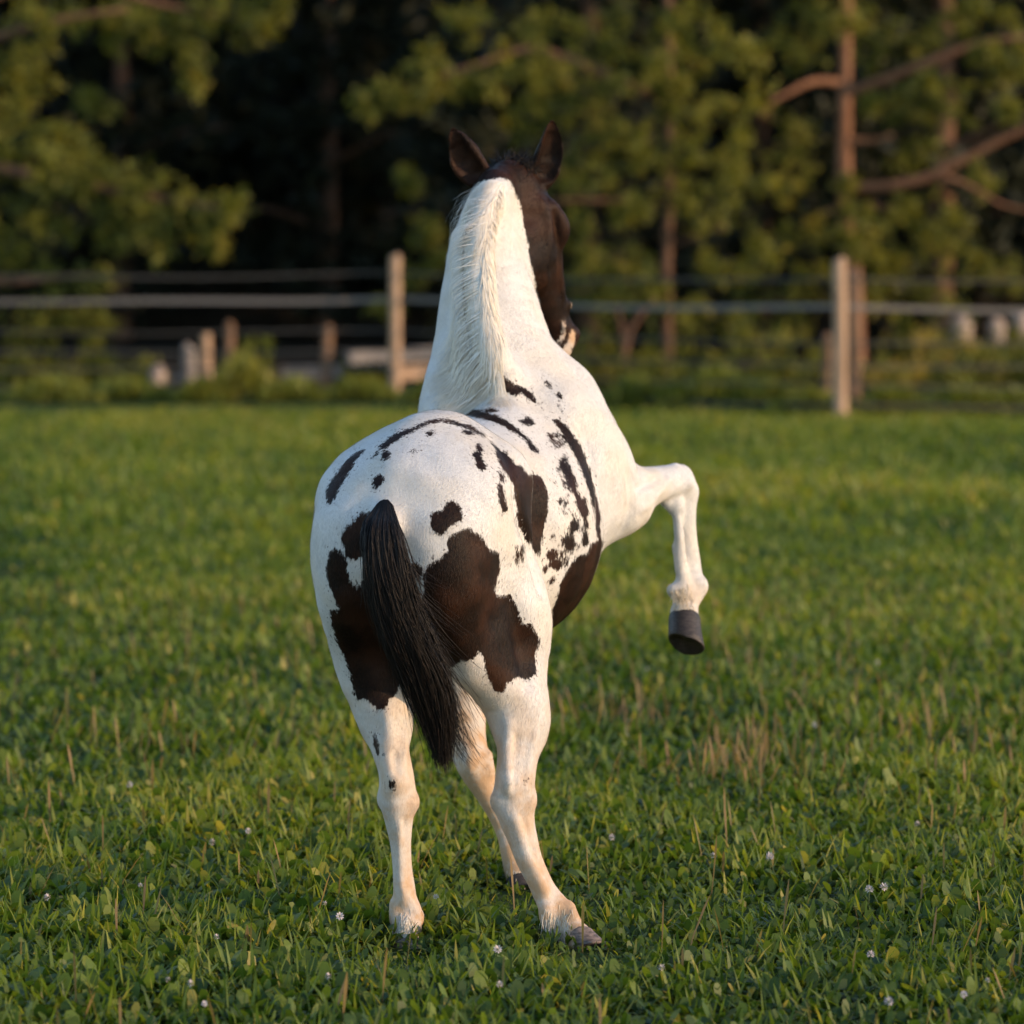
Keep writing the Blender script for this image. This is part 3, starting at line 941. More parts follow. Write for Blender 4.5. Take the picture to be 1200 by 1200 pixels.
# forelock tuft between the ears
TAILM = hair_mat('dark_hair', (.003, .0026, .0026), (.0045, .0035, .003), (.016, .007, .004), .62)
NF = 500
root = P(597, 205, 9.87) + hd_r * r_.normal(0, .026, NF)[:, None] + hd_f * r_.normal(.0, .014, NF)[:, None]
for _ in range(4): root = root - grid_grad(root) * (grid_sample(root) - .001)[:, None]
dirs = UP * .8 + hd_r * r_.normal(0, .5, NF)[:, None] + hd_f * r_.normal(.5, .4, NF)[:, None]
S = strands(root, dirs, r_.uniform(.015, .045, NF), 7, 'f', None, stiff=.9, grav=.12, off=.002, curl=.06, r_=r_)
ribbons('forelock', S, r_.uniform(.0007, .0014, NF), TAILM, np.clip(r_.normal(.2, .2, NF), 0, 1), horse, r_)

# tail: hair of the dock hanging and swept to the right
NT = 5200
path = catmull([P(452, 594, 8.56), P(447, 616, 8.47), P(452, 660, 8.44), P(463, 705, 8.44), P(480, 752, 8.45), P(500, 800, 8.47), P(514, 850, 8.49), P(520, 892, 8.50)], 8)
wid = np.interp(np.linspace(0, 1, len(path)), [0, .08, .2, .4, .6, .75, .9, 1], [.006, .032, .046, .055, .058, .050, .026, .006])
K = 16
tt = np.linspace(0, 1, K)
start = np.where(r_.uniform(0, 1, NT) < .72, r_.uniform(0, .10, NT), r_.uniform(.08, .30, NT))
end = np.clip(r_.beta(3.4, 2.0, NT) * 1.12, .38, 1.04)
ang = r_.uniform(0, 2 * math.pi, NT); rad = np.sqrt(r_.uniform(0, 1, NT))
nc = 46
ca, cr = r_.uniform(0, 2 * math.pi, nc), np.sqrt(r_.uniform(0, 1, nc))
cx, cy = cr * np.cos(ca), cr * np.sin(ca)
ux, uy = rad * np.cos(ang), rad * np.sin(ang)
near = np.argmin((ux[:, None] - cx) ** 2 + (uy[:, None] - cy) ** 2, 1)
par = start[:, None] + (end - start)[:, None] * tt[None]
pi_ = np.clip(par, 0, 1) * (len(path) - 1.001); p0 = pi_.astype(int); fr = (pi_ - p0)[..., None]
ctr = path[p0] * (1 - fr) + path[p0 + 1] * fr + (np.clip(par - 1, 0, 1) * np.array([.2]))[..., None] * np.array([.1, 0, -1.0])
wv = np.interp(par, np.linspace(0, 1, len(path)), wid)
cl = np.clip(tt * 1.4, 0, 1)[None] * r_.uniform(.25, .8, (NT, 1))                 # strands draw together into locks
cphase = r_.uniform(0, 6.3, nc)[near]
sx = ux[:, None] * (1 - cl) + cx[near][:, None] * cl + .10 * np.sin(par * 9 + cphase[:, None])
sy = uy[:, None] * (1 - cl) + cy[near][:, None] * cl
S = ctr + np.array([1.0, -.1, 0])[None, None] * (sx * wv)[..., None] + np.array([0, 1.0, 0])[None, None] * (sy * wv * .55)[..., None]
S = S + (r_.normal(0, 1, (NT, 1, 3)) * .009 * tt[None, :, None] ** 1.5)
S = S + (np.sin(tt[None] * r_.uniform(5, 12, (NT, 1)) + r_.uniform(0, 6.3, (NT, 1))) * .0035 * tt[None])[..., None] * r_.normal(0, 1, (NT, 1, 3))
# loose wisps blown to the right
wisp = r_.uniform(0, 1, NT) < .09
S = S + (wisp * r_.uniform(.0, .085, NT))[:, None, None] * (np.clip((tt - .55) / .45, 0, 1) ** 1.6)[None, :, None] * np.array([1.0, 0, .05])
wl = r_.uniform(0, 1, NT) < .03
S = S + (wl * r_.uniform(.0, .03, NT))[:, None, None] * (np.clip((tt - .55) / .45, 0, 1) ** 1.6)[None, :, None] * np.array([-1.0, 0, -.4])
flat = S.reshape(-1, 3)
for _ in range(2):
    sd = grid_sample(flat); msk = sd < .004
    if msk.any(): flat[msk] += grid_grad(flat[msk]) * (.004 - sd[msk])[:, None]
S = flat.reshape(S.shape)
ribbons('tail', S, r_.uniform(.0006, .0014, NT), TAILM, np.clip(r_.normal(.25, .25, NT) + .5 * (r_.uniform(0, 1, nc)[near] > .86), 0, 1), horse, r_)
# tufts behind the fetlocks
FS, FT = [], []
for (px, py, D, ln_) in ((476, 1084, 8.68, .022), (650, 1080, 8.69, .026), (609, 1026, 9.42, .016), (799, 700, 9.80, .016), (792, 716, 9.77, .010), (812, 724, 9.79, .010)):
    NQ = 260
    root = P(px, py, D) + r_.normal(0, .016, (NQ, 3)) + np.array([0, -.03, 0])
    for _ in range(4): root = root - grid_grad(root) * (grid_sample(root) - .001)[:, None]
    dirs = UP * -1.0 + np.array([0, -.35, 0]) + r_.normal(0, .2, (NQ, 3))
    FS.append(strands(root, dirs, ln_ * r_.uniform(.5, 1.2, NQ), 5, 'q', None, stiff=.9, grav=.12, off=.001, curl=.03, r_=r_)); FT.append(np.clip(r_.normal(.7, .25, NQ), 0, 1))
ribbons('fetlock_hair', np.concatenate(FS), r_.uniform(.0004, .0008, 260 * 6), MANEM, np.concatenate(FT), horse, r_)['kind'] = 'stuff'
print('hair', round(time.time() - T0, 1))

# ================================================================== GROUND
def gnoise(x, y, sc, seed):
    r_ = np.random.default_rng(seed); o = 0
    for i in range(9):
        a = r_.uniform(0, 6.283); k = sc * r_.uniform(.5, 1.8)
        o = o + np.sin((x * math.cos(a) + y * math.sin(a)) * k + r_.uniform(0, 6.3))
    return o / 4.5


m = Nodes('meadow_soil')
gp = m.pos((1, 1, 1))
gc = m.ramp(m.noise(.9, 6.0, gp, .65), [(.3, (.018, .032, .008)), (.55, (.034, .055, .013)), (.75, (.060, .068, .020))])
SOIL = m.done(m.principled(gc, .95, m.bump(m.noise(30.0, 5.0, gp, .6), .5, .03), .1))
gx = np.linspace(-160, 160, 81); gy = np.concatenate([np.linspace(-30, 60, 61), np.linspace(68, 420, 30)])
GX, GY = np.meshgrid(gx, gy)
GZ = np.zeros_like(GX)
V = np.stack([GX, GY, GZ], -1).reshape(-1, 3)
w_ = len(gx)
Q = [(j * w_ + i, j * w_ + i + 1, (j + 1) * w_ + i + 1, (j + 1) * w_ + i) for j in range(len(gy) - 1) for i in range(w_ - 1)]
tag(link('ground', quads_mesh('ground', V, Q, SOIL)), kind='structure')

m = Nodes('leaf_litter')
gp = m.pos((1, 1, 1))
gc = m.ramp(m.noise(3.0, 6.0, gp, .7), [(.3, (.012, .010, .006)), (.6, (.030, .022, .013)), (.8, (.040, .040, .016))])
LITTER = m.done(m.principled(gc, .95, m.bump(m.noise(20.0, 5.0, gp, .6), .6, .05), .1))
gx = np.linspace(-40, 40, 121); gy = np.linspace(39.2, 64, 40)
GX, GY = np.meshgrid(gx, gy)
GZ = .006 + .05 * (gnoise(GX, GY, 1.2, 3) + 1.2).clip(0, 3) * np.clip((GY - 39.2) / 2, 0, 1) + np.clip(GY - 54, 0, 20) * .55
V = np.stack([GX, GY, GZ], -1).reshape(-1, 3); w_ = len(gx)
Q = [(j * w_ + i, j * w_ + i + 1, (j + 1) * w_ + i + 1, (j + 1) * w_ + i) for j in range(len(gy) - 1) for i in range(w_ - 1)]
tag(link('forest_floor', quads_mesh('forest_floor', V, Q, LITTER)), kind='structure')

# ---- grass and clover leaves
def leaf_mesh(base, length, width, az, lean, bend, rows, prof, fold=0.0):
    """n leaves as strips of rows x 2 verts; returns verts (n*rows*2,3), quads, along"""
    n = len(base)
    t = np.array(rows); pr = np.array(prof)
    hx, hy = np.cos(az), np.sin(az)
    th = lean[:, None] + bend[:, None] * t[None]                    # angle from vertical along the leaf
    dt = np.diff(t, prepend=0.0)
    fx = np.cumsum(np.sin(th) * dt[None], 1) * length[:, None]
    fz = np.cumsum(np.cos(th) * dt[None], 1) * length[:, None]
    c = np.stack([base[:, None, 0] + fx * hx[:, None], base[:, None, 1] + fx * hy[:, None], base[:, None, 2] + fz], -1)
    sd = np.stack([-hy, hx, np.zeros(n)], -1)[:, None, :] * (width[:, None] * .5 * pr[None])[..., None]
    V = np.stack([c - sd, c + sd], 2).reshape(-1, 3)
    k = len(rows)
    b = (np.arange(n) * k * 2)[:, None] + (np.arange(k - 1) * 2)[None]
    Q = np.stack([b, b + 1, b + 3, b + 2], -1).reshape(-1, 4)
    return V, Q


def leaf_material(name, stops, transl=.35, rough=.5):
    m = Nodes(name)
    c = m.ramp(m.attr('tint'), stops)
    c = m.mix(m.math('MULTIPLY', m.attr('tip'), .25), c, m.mix(1.0, c, (1.35, 1.15, .7), 'MULTIPLY'))
    p = m.principled(c, rough, None, .35)
    tr = m.n('ShaderNodeBsdfTranslucent')
    m.link(m.mix(1.0, c, (1.5, 1.35, .5), 'MULTIPLY'), tr.inputs['Color'])
    mx = m.n('ShaderNodeMixShader', ins={0: transl}); m.link(p, mx.inputs[1]); m.link(tr.outputs[0], mx.inputs[2])
    return m.done(mx.outputs[0])


GRASSM = leaf_material('grass_leaf', [(0, (.034, .068, .013)), (.35, (.097, .150, .020)), (.7, (.190, .220, .034)), (1, (.32, .27, .07))], .5, .5)
g = np.random.default_rng(5)
VV, QQ, TT, AA = [], [], [], []
voff = 0


def add_leaves(n, d0, d1, kind, dens_pow=1.0, mx=.6, outer=0.0):
    global voff
    D = np.sqrt(g.uniform(d0 ** 2, d1 ** 2, n)) if dens_pow else g.uniform(d0, d1, n)
    X = g.uniform(-1, 1, n) * (.150 * D + mx)
    if outer: X = np.sign(X) * (.150 * D + mx + np.abs(g.uniform(0, outer, n)))
    nz = gnoise(X, D, 2.2, 31); n2 = gnoise(X, D, .7, 32); n3 = gnoise(X, D, 6.0, 33)
    keep = g.uniform(-1.6, 1.6, n) < nz + .5 + .3 * n3
    X, D, nz, n2, n3 = X[keep], D[keep], nz[keep], n2[keep], n3[keep]
    n = len(X)
    hs = np.clip(1 + .28 * nz + .2 * n3 + .12 * n2, .5, 1.7)
    # trodden down round the feet
    for (hx_, hy_) in ((-.235, 8.60), (.165, 8.58), (.02, 9.40)):
        q_ = np.exp(-(((X - hx_) / .11) ** 2 + ((D - hy_ + .16) / .26) ** 2))
        hs = hs * (1 - .75 * q_)
    hs = hs * np.interp(D, [6.9, 11, 20, 30, 35], [.92, .95, .9, .62, .34])
    az = g.uniform(0, 6.283, n)
    base = np.stack([X, D, np.zeros(n)], -1)
    if kind == 'clover':
        base[:, 2] = g.uniform(.0, .035, n) * hs
        ln = g.uniform(.030, .066, n) * hs; wd = ln * g.uniform(.38, .62, n)
        lean = g.uniform(.05, 1.15, n); bend = g.uniform(.1, 1.1, n)
        rows, prof = [0, .35, .74, 1.0], [.2, .9, 1.0, .42]
    elif kind == 'blade':
        ln = g.uniform(.06, .13, n) * hs; wd = g.uniform(.004, .012, n)
        lean = g.uniform(0, .55, n); bend = g.uniform(.0, 1.1, n)
        rows, prof = [0, .35, .7, 1.0], [.8, 1.0, .75, .10]
    elif kind == 'mid':
        ln = g.uniform(.04, .095, n) * hs; wd = g.uniform(.012, .030, n)
        lean = g.uniform(.0, .7, n); bend = g.uniform(.1, 1.0, n)
        rows, prof = [0, .55, 1.0], [.6, 1.0, .25]
    else:
        ln = g.uniform(.06, .14, n) * hs; wd = g.uniform(.016, .038, n)
        lean = g.uniform(.0, .8, n); bend = g.uniform(.1, .9, n)
        rows, prof = [0, .55, 1.0], [.7, 1.0, .3]
    V, Q = leaf_mesh(base, ln, wd, az, lean, bend, rows, prof)
    tint = np.clip(.40 + .20 * n2 + .12 * nz + .10 * n3 + g.normal(0, .18, n) + (kind == 'blade') * .10 + np.clip((D - 12) / 22, 0, 1) * .08 - np.clip((10.5 - D) / 2.5, 0, 1) * .13, 0, 1)  # leaves nearest the camera darkened, foreground shade put into the tint
    tint = np.where(g.uniform(0, 1, n) < .035, g.uniform(.8, 1, n), tint)
    k = len(rows) * 2
    VV.append(V); QQ.append(Q + voff); TT.append(np.repeat(tint, k)); AA.append(np.tile(np.repeat(rows, 2), n))
    voff += len(V)


add_leaves(120000, 6.9, 11.2, 'clover')
add_leaves(40000, 6.9, 11.2, 'blade')
add_leaves(110000, 11.2, 20, 'mid', 1, .8)
add_leaves(120000, 20, 34.6, 'far', 1, 1.5)
add_leaves(70000, 5.2, 14, 'mid', 1, .6, 5.0)
add_leaves(60000, 14, 34.6, 'far', 1, .9, 9.0)
add_leaves(16000, 5.2, 6.9, 'mid', 1, .6)
tag(link('grass', quads_mesh('grass', np.vstack(VV), np.vstack(QQ), GRASSM, False, {'tint': np.concatenate(TT), 'tip': np.concatenate(AA)})),
    'low green meadow grass mixed with clover leaves covering the whole paddock', 'grass', kind='stuff')

# dry stalks standing above the leaves, thicker in some tufts
DRYM = leaf_material('dry_stalk', [(0, (.11, .10, .03)), (.5, (.17, .12, .05)), (1, (.24, .145, .08))], .3, .6)
tufts = [(708, 850, .10, 60), (725, 845, .10, 50), (842, 925, .09, 60), (855, 905, .10, 60), (880, 900, .14, 80), (905, 900, .12, 70), (925, 925, .10, 60), (1005, 850, .15, 50), (1100, 900, .3, 90), (1170, 930, .2, 60), (990, 800, .25, 60), (215, 900, .2, 30), (280, 880, .2, 30), (1140, 870, .25, 60), (560, 960, .15, 20)]
bs, tn = [], []
for (px, py, sp, n) in tufts:
    D = F_PX * CAM_H / (py + 8 - HORIZON); c = np.array([(px - 600) / F_PX * D, D, 0])
    n = int(n * .34); bs.append(c + g.normal(0, sp, (n, 3)) * [1, 1.6, 0]); tn.append(g.uniform(.3, 1, n))
n = 900
D = np.sqrt(g.uniform(7.2 ** 2, 17 ** 2, n)); bs.append(np.stack([g.uniform(-1, 1, n) * (.150 * D + .3), D, D * 0], -1)); tn.append(g.uniform(0, .7, n))
bs = np.vstack(bs); n = len(bs)
V, Q = leaf_mesh(bs, g.uniform(.07, .17, n), g.uniform(.0035, .007, n), g.uniform(0, 6.283, n), g.uniform(0, .3, n), g.uniform(-.1, .5, n), [0, .4, .8, 1.0], [.6, .7, 1.3, .3])
tag(link('dry_stalks', quads_mesh('dry_stalks', V, Q, DRYM, False, {'tint': np.repeat(np.concatenate(tn), 8), 'tip': np.tile(np.repeat([0, .4, .8, 1.0], 2), n)})),
    'thin straw coloured stalks scattered through the green grass', 'dry grass', kind='stuff')

# ---- white clover heads
m = Nodes('clover_petal'); fp = m.objpos()
PETAL = m.done(m.principled(m.mix(m.noise(150.0, 2.0, fp), (.42, .36, .36), (.52, .47, .45)), .7, None, .2))
m = Nodes('clover_stem'); STEMM = m.done(m.principled((.07, .10, .03), .6, None, .2))
hv, hq = [], []
for a in range(26):
    ph = a * 2.39996; zf = 1 - (a + .5) / 26 * 1.7; rr_ = math.sqrt(max(0, 1 - zf * zf))
    d = np.array([rr_ * math.cos(ph), rr_ * math.sin(ph), zf]); s_ = unit(np.cross(d, [0.3, .2, 1])); o_ = len(hv)
    hv += [d * .003, d * .0085 + s_ * .0024, d * .0125 + UP * .001, d * .0085 - s_ * .0024]; hq.append((o_, o_ + 1, o_ + 2, o_ + 3))
head_me = mesh_pf('flower_head', hv, hq, PETAL, False)
sv, sq = tube([(0, 0, -.075), (.003, .002, -.04), (0, 0, 0)], [.0011, .0010, .0012], 5)
stem_me = mesh_pf('stem', sv, sq, STEMM)
spots = [(219, 1161), (382, 1152), (192, 1156), (235, 1185), (378, 1065), (396, 1080), (160, 1043), (50, 1058), (245, 992), (148, 923), (288, 978), (250, 1105), (585, 1162), (510, 1057), (583, 1120), (718, 986), (759, 786), (905, 1008), (905, 1010), (1079, 970), (1023, 1048), (1040, 1045), (1164, 1157), (1136, 1174), (1047, 1182), (1025, 1126), (777, 1142), (838, 1008), (957, 852), (1031, 778), (1008, 741), (869, 1026), (766, 1055), (696, 1149), (1176, 1052), (340, 1000), (98, 1000), (60, 880), (575, 990), (478, 1092), (490, 1118), (940, 1046)]
for i, (px, py) in enumerate(spots[:30]):
    D = F_PX * (CAM_H - .085) / (py - HORIZON)
    e = empty('clover_flower', ((px - 600) / F_PX * D, D, .085))
    tag(e, 'small white clover flower standing among the green leaves of the paddock', 'flower', 'white clover flowers in the grass')
    e.rotation_euler = (g.normal(0, .25), g.normal(0, .25), g.uniform(0, 6)); e.scale = [g.uniform(.55, .95)] * 3
    for nm, me in (('flower_head', head_me), ('stem', stem_me)):
        o = bpy.data.objects.new(nm, me); col.objects.link(o); o.parent = e
print('grass', round(time.time() - T0, 1))

# ================================================================== FENCE
def wood_mat(name, c0, c1, c2, sc=1.0):
    m = Nodes(name)
    gr = m.noise(7.0 * sc, 6.0, m.objpos((6, 6, .5)), .65, .6)
    sp = m.noise(2.2 * sc, 4.0, m.objpos((1, 1, .6)), .6)
    c = m.ramp(gr, [(.3, c0), (.5, c1), (.72, c2)])
    c = m.mix(m.math('MULTIPLY', m.remap(sp, .45, .7), .5), c, c0)
    return m.done(m.principled(c, .85, m.bump(gr, .5, .01), .2))


POSTM = wood_mat('post_wood', (.22, .14, .085), (.36, .235, .15), (.44, .30, .205))
OLDM = wood_mat('old_wood', (.09, .055, .032), (.17, .10, .06), (.25, .155, .10))
GREYM = wood_mat('grey_board', (.13, .115, .105), (.22, .19, .17), (.30, .26, .235))
m = Nodes('fence_tape')
tp = m.objpos((1.5, 1.5, 60))
TAPEM = m.done(m.principled(m.mix(m.noise(6.0, 3.0, tp), (.13, .115, .105), (.19, .17, .155)), .8, None, .1))
m = Nodes('fence_cord')
CORDM = m.done(m.principled(m.mix(m.noise(30.0, 2.0, m.objpos((1, 1, 1))), (.050, .046, .042), (.080, .073, .068)), .8, None, .1))


def at(px, D): return (px - 600) / F_PX * D


def post_mesh(name, h, r, mat, seed, sides=14, taper=.94):
    r_ = np.random.default_rng(seed)
    zs = [-.15, 0, h * .25, h * .5, h * .75, h - .025, h, h + .006]
    rs = [r, r, r * .99, r * .97, r * .96, r * taper, r * taper * .86, r * taper * .5]
    pts = [(r_.normal(0, .004), r_.normal(0, .004), z) for z in zs]
    V, Q = tube(pts, rs, sides, True, .015, seed)
    return mesh_pf(name, V, Q, mat, True)


fence_line = [(at(463, 37) - 22.8, 38.9), (at(463, 37) - 17.1, 38.4), (at(463, 37) - 11.4, 37.9), (at(463, 37) - 5.7, 37.4), (at(463, 37), 37.0), (at(985, 33), 33.0), (at(985, 33) + 5.6, 33.4), (at(985, 33) + 11.2, 34.0), (at(985, 33) + 16.8, 34.5)]
fence = empty('paddock_fence', (fence_line[4][0], fence_line[4][1], 0))
tag(fence, 'paddock fence of round wooden posts strung with grey tapes in front of the trees', 'fence')
for i, (x, y) in enumerate(fence_line):
    o = link('post', post_mesh('post', 1.37, 0.060 if i != 4 else .057, POSTM, 40 + i), None)
    o.location = (x, y, 0); o.rotation_euler = (0, (.01, -.01, -.012, .01, -.008, -.022, .01, 0, .01)[i], i)
    o.parent = fence; o.matrix_parent_inverse = fence.matrix_basis.inverted()
for hz, hh, mat in ((1.205, .022, CORDM), (.955, .042, TAPEM), (.655, .019, CORDM), (.46, .020, CORDM), (.29, .018, CORDM), (.11, .026, CORDM)):
    V, Q = [], []
    k = 0
    for a, b in zip(fence_line, fence_line[1:]):
        for j in range(13 if b is fence_line[-1] else 12):
            t = j / 12
            x = a[0] + (b[0] - a[0]) * t; y = a[1] + (b[1] - a[1]) * t + .074
            z = hz - .035 * 4 * t * (1 - t) * (1.2 if hz > 1 else .8) + .008 * math.sin(x * 2.1 + hz * 9)
            tw = .12 * math.sin(x * 1.3 + hz * 5)
            for (dy, dz) in ((-.004, -hh / 2), (-.004, hh / 2), (.004, hh / 2), (.004, -hh / 2)):
                V.append((x, y + dy + dz * tw, z + dz))
            k += 1
    for i in range(k - 1):
        for j in range(4):
            Q.append((i * 4 + j, i * 4 + (j + 1) % 4, i * 4 + 4 + (j + 1) % 4, i * 4 + 4 + j))
    link('tape' if mat is TAPEM else 'cord', mesh_pf('tape', V, Q, mat, False), fence)

# old posts, stakes, boards and stones behind the fence
def stake(name, px, D, ytop, r, mat, label, cat, seed, lean=0.0, group=None, sides=10):
    h = CAM_H - (ytop - HORIZON) / F_PX * D
    o = link(name, post_mesh(name, h, r, mat, seed, sides), None)
    o.location = (at(px, D), D, 0); o.rotation_euler = (0, lean, seed * .7)
    return tag(o, label, cat, group)


stake('old_post', 1001, 34.0, 318, .062, OLDM, 'brown weathered post close behind the right pale fence post', 'post', 60)
stake('old_stake', 969, 34.3, 391, .045, OLDM, 'short brown stake left of the right pale fence post', 'stake', 61)
stake('wooden_stake', 242, 39.0, 391, .060, POSTM, 'short pale orange stake, brightest of the stumps behind the fence', 'stake', 62)
stake('wooden_stake', 268, 40.0, 378, .055, OLDM, 'reddish brown stake just right of the pale orange stake', 'stake', 63, .01)
stake('wooden_stake', 382, 39.8, 382, .058, OLDM, 'lone reddish brown stake left of the left pale fence post', 'stake', 64, .04)
stake('grey_stump', 222, 39.6, 405, .075, GREYM, 'squat grey stump left of the pale orange stake', 'stump', 65)


def board(px0, py0, px1, py1, D0, D1, h, th, mat, label, seed):
    a, b = P(px0, py0, D0), P(px1, py1, D1)
    d = b - a; Ln = np.linalg.norm(d); d /= Ln
    s = unit(np.cross(d, UP)); u = np.cross(s, d)
    V, Q = [], []
    r_ = np.random.default_rng(seed)
    for t in np.linspace(0, 1, 6):
        c = a + d * Ln * t + r_.normal(0, .006, 3)
        for (i, j) in ((-1, -1), (1, -1), (1, 1), (-1, 1)): V.append(c + s * i * th / 2 + u * j * h / 2)
    for i in range(5):
        for j in range(4): Q.append((i * 4 + j, i * 4 + (j + 1) % 4, i * 4 + 4 + (j + 1) % 4, i * 4 + 4 + j))
    Q += [(3, 2, 1, 0), (20, 21, 22, 23)]
    o = link('board', mesh_pf('board', V, Q, mat, False), None)
    return tag(o, label, 'board', 'old boards lying behind the fence')


board(330, 438, 452, 434, 40.6, 40.6, .14, .06, GREYM, 'long grey brown board lying low behind the reddish stake', 1)
board(408, 419, 520, 413, 39.6, 39.8, .12, .30, GREYM, 'wide grey board lying level just behind the left pale post', 2)
board(466, 437, 560, 430, 39.2, 39.6, .15, .08, POSTM, 'orange brown board below the wide grey board', 3)
board(60, 452, 215, 446, 40.4, 40.2, .11, .10, GREYM, 'low grey board lying in the weeds at the left', 4)
board(1010, 452, 1200, 447, 40.0, 40.4, .13, .12, OLDM, 'dark brown board lying under the trees at the right', 5)

m = Nodes('pale_stone')
STONEM = m.done(m.principled(m.ramp(m.noise(5.0, 5.0, m.objpos(), .6), [(.3, (.20, .155, .13)), (.7, (.36, .29, .25))]), .85, m.bump(m.noise(14.0, 4.0, m.objpos()), .4, .02), .2))


def stone(px, py, D, r, label, seed, group='pale stones beyond the fence', name='stone'):
    c = P(px, py, D)
    r_ = np.random.default_rng(seed)
    V, Q = [], []
    nu, nv = 12, 8
    ax = r_.uniform(.8, 1.2, 3)
    dirs = [unit(r_.normal(size=3)) for _ in range(6)]; amp = r_.uniform(-.16, .16, 6)
    for i in range(nv + 1):
        for j in range(nu):
            th, ph = math.pi * i / nv, 2 * math.pi * j / nu
            d = np.array([math.sin(th) * math.cos(ph), math.sin(th) * math.sin(ph), math.cos(th)])
            k = 1 + sum(a * max(0, d @ q) ** 2 * 2 for a, q in zip(amp, dirs))
            V.append(np.array([d[0] * r * ax[0], d[1] * r * ax[1], d[2] * max(r * ax[2], c[2] * (1.02 if d[2] < 0 else 0))]) * k)
    for i in range(nv):
        for j in range(nu): Q.append((i * nu + j, (i + 1) * nu + j, (i + 1) * nu + (j + 1) % nu, i * nu + (j + 1) % nu))
    o = link(name, mesh_pf(name, V, Q, STONEM, True), None)
    o.location = c
    return tag(o, label, 'stone', group)


stone(105, 432, 39.2, .10, 'pale pink stone, upper of the touching pair at the left', 1)
stone(118, 444, 39.0, .09, 'pale pink stone, lower of the touching pair at the left', 2)
stone(186, 440, 39.4, .105, 'pale grey round stone left of the grey stump', 3)
stone(393, 463, 38.0, .09, 'pale pink stone in the weeds left of the left fence post', 4)
stone(487, 477, 36.4, .06, 'small pale stone in the grass right of the left fence post', 5)
stone(1125, 384, 43.0, .13, 'pale grey boulder under the right trees, left of three', 6, 'pale boulders under the right trees', 'boulder')
stone(1166, 384, 43.0, .11, 'pale grey boulder under the right trees, middle of three', 7, 'pale boulders under the right trees', 'boulder')
stone(1196, 372, 43.2, .13, 'pale grey boulder under the right trees, at the picture edge', 8, 'pale boulders under the right trees', 'boulder')
print('fence', round(time.time() - T0, 1))

# ================================================================== TREES
def bark(name, c0, c1, c2):
    m = Nodes(name)
    b = m.noise(5.0, 6.0, m.objpos((1.6, 1.6, .35)), .7, 1.0)
    return m.done(m.principled(m.ramp(b, [(.32, c0), (.5, c1), (.7, c2)]), .9, m.bump(b, .8, .04), .15))


PINEBARK = bark('pine_bark', (.10, .05, .028), (.20, .097, .055), (.26, .135, .078))
DARKBARK = bark('dark_bark', (.05, .030, .020), (.12, .065, .040), (.19, .105, .065))
FOL_A = leaf_material('olive_needles', [(0, (.028, .042, .009)), (.4, (.105, .122, .021)), (.75, (.20, .195, .033)), (1, (.27, .21, .055))], .48, .6)
FOL_B = leaf_material('shade_darkened_needles', [(0, (.005, .008, .0025)), (.5, (.012, .016, .005)), (1, (.032, .032, .009))], .2, .65)  # needle colour darkened to paint in the shade of the deep wood


def needle_quads(centres, radii, dens, size, r_, droop=.35, tint0=.45):
    """small pointed leaf faces gathered in tufts through each clump"""
    V, T = [], []
    for c, R in zip(centres, radii):
        ct = np.clip(tint0 + r_.normal(0, .12), 0, 1)
        ntuft = max(4, int(dens * R * R))
        d = unit(r_.normal(size=(ntuft, 3)) * [1, 1, .8]); rad = R * r_.uniform(.1, 1.0, ntuft) ** .7
        spray = unit(r_.normal(size=(3, 3)) * [1, 1, .45] + np.array([0, 0, -droop * .8]))[r_.integers(0, 3, ntuft)]
        tc = c + d * rad[:, None] * .55 + spray * (R * r_.normal(0, .75, ntuft))[:, None]
        k = 9
        ax = unit(d + np.array([0, 0, -droop]) + r_.normal(0, .35, (ntuft, 3)))
        ld = unit(ax[:, None] + r_.normal(0, .55, (ntuft, k, 3)))
        L_ = size * r_.uniform(.6, 1.35, (ntuft, k, 1)); W_ = size * .17 * r_.uniform(.7, 1.4, (ntuft, k, 1))
        b = tc[:, None] + r_.normal(0, size * .35, (ntuft, k, 3))
        sd = unit(np.cross(ld, r_.normal(size=(ntuft, k, 3))))
        q = np.stack([b, b + ld * L_ * .5 + sd * W_, b + ld * L_, b + ld * L_ * .5 - sd * W_], 2)
        V.append(q.reshape(-1, 3))
        tn = np.clip(ct + r_.normal(0, .10, (ntuft, 1)) + r_.normal(0, .08, (ntuft, k)), 0, 1)
        T.append(np.repeat(tn.reshape(-1), 4))
    V = np.vstack(V); T = np.concatenate(T)
    Q = np.arange(len(V)).reshape(-1, 4)
    return V, Q, T


def tree(name, label, cat, base, trunk, r0, r1, branches, clumps, mat, barkm, dens, size, seed, group=None, sub=6, droop=.35, tint=.45):
    r_ = np.random.default_rng(seed)
    root = empty(name, (base[0], base[1], 0))
    tag(root, label, cat, group)
    tr = catmull(np.array(trunk, float), 5)
    V, Q = tube(tr, np.linspace(r0, r1, len(tr)), 10, True, .03, seed)
    link('trunk', mesh_pf('trunk', V, Q, barkm), root)
    for (pts, b0, b1) in branches:
        p = catmull(np.array(pts, float), 4)
        V, Q = tube(p, np.linspace(b0, b1, len(p)), 7, True, .04, seed + 1)
        link('branch', mesh_pf('branch', V, Q, barkm), root)
    cs, rs = [], []
    for (c, R) in clumps:
        c = np.asarray(c, float)
        for j in range(sub):
            d = unit(r_.normal(size=3)) * R * r_.uniform(.2, .95) * [1, .9, .85]
            cs.append(c + d); rs.append(R * r_.uniform(.20, .44))
    V, Q, T = needle_quads(cs, rs, dens, size, r_, droop, tint)
    link('crown', quads_mesh('crown', V, Q, mat, False, {'tint': T, 'tip': np.tile([0, .5, 1, .5], len(T) // 4)}), root)
    return root


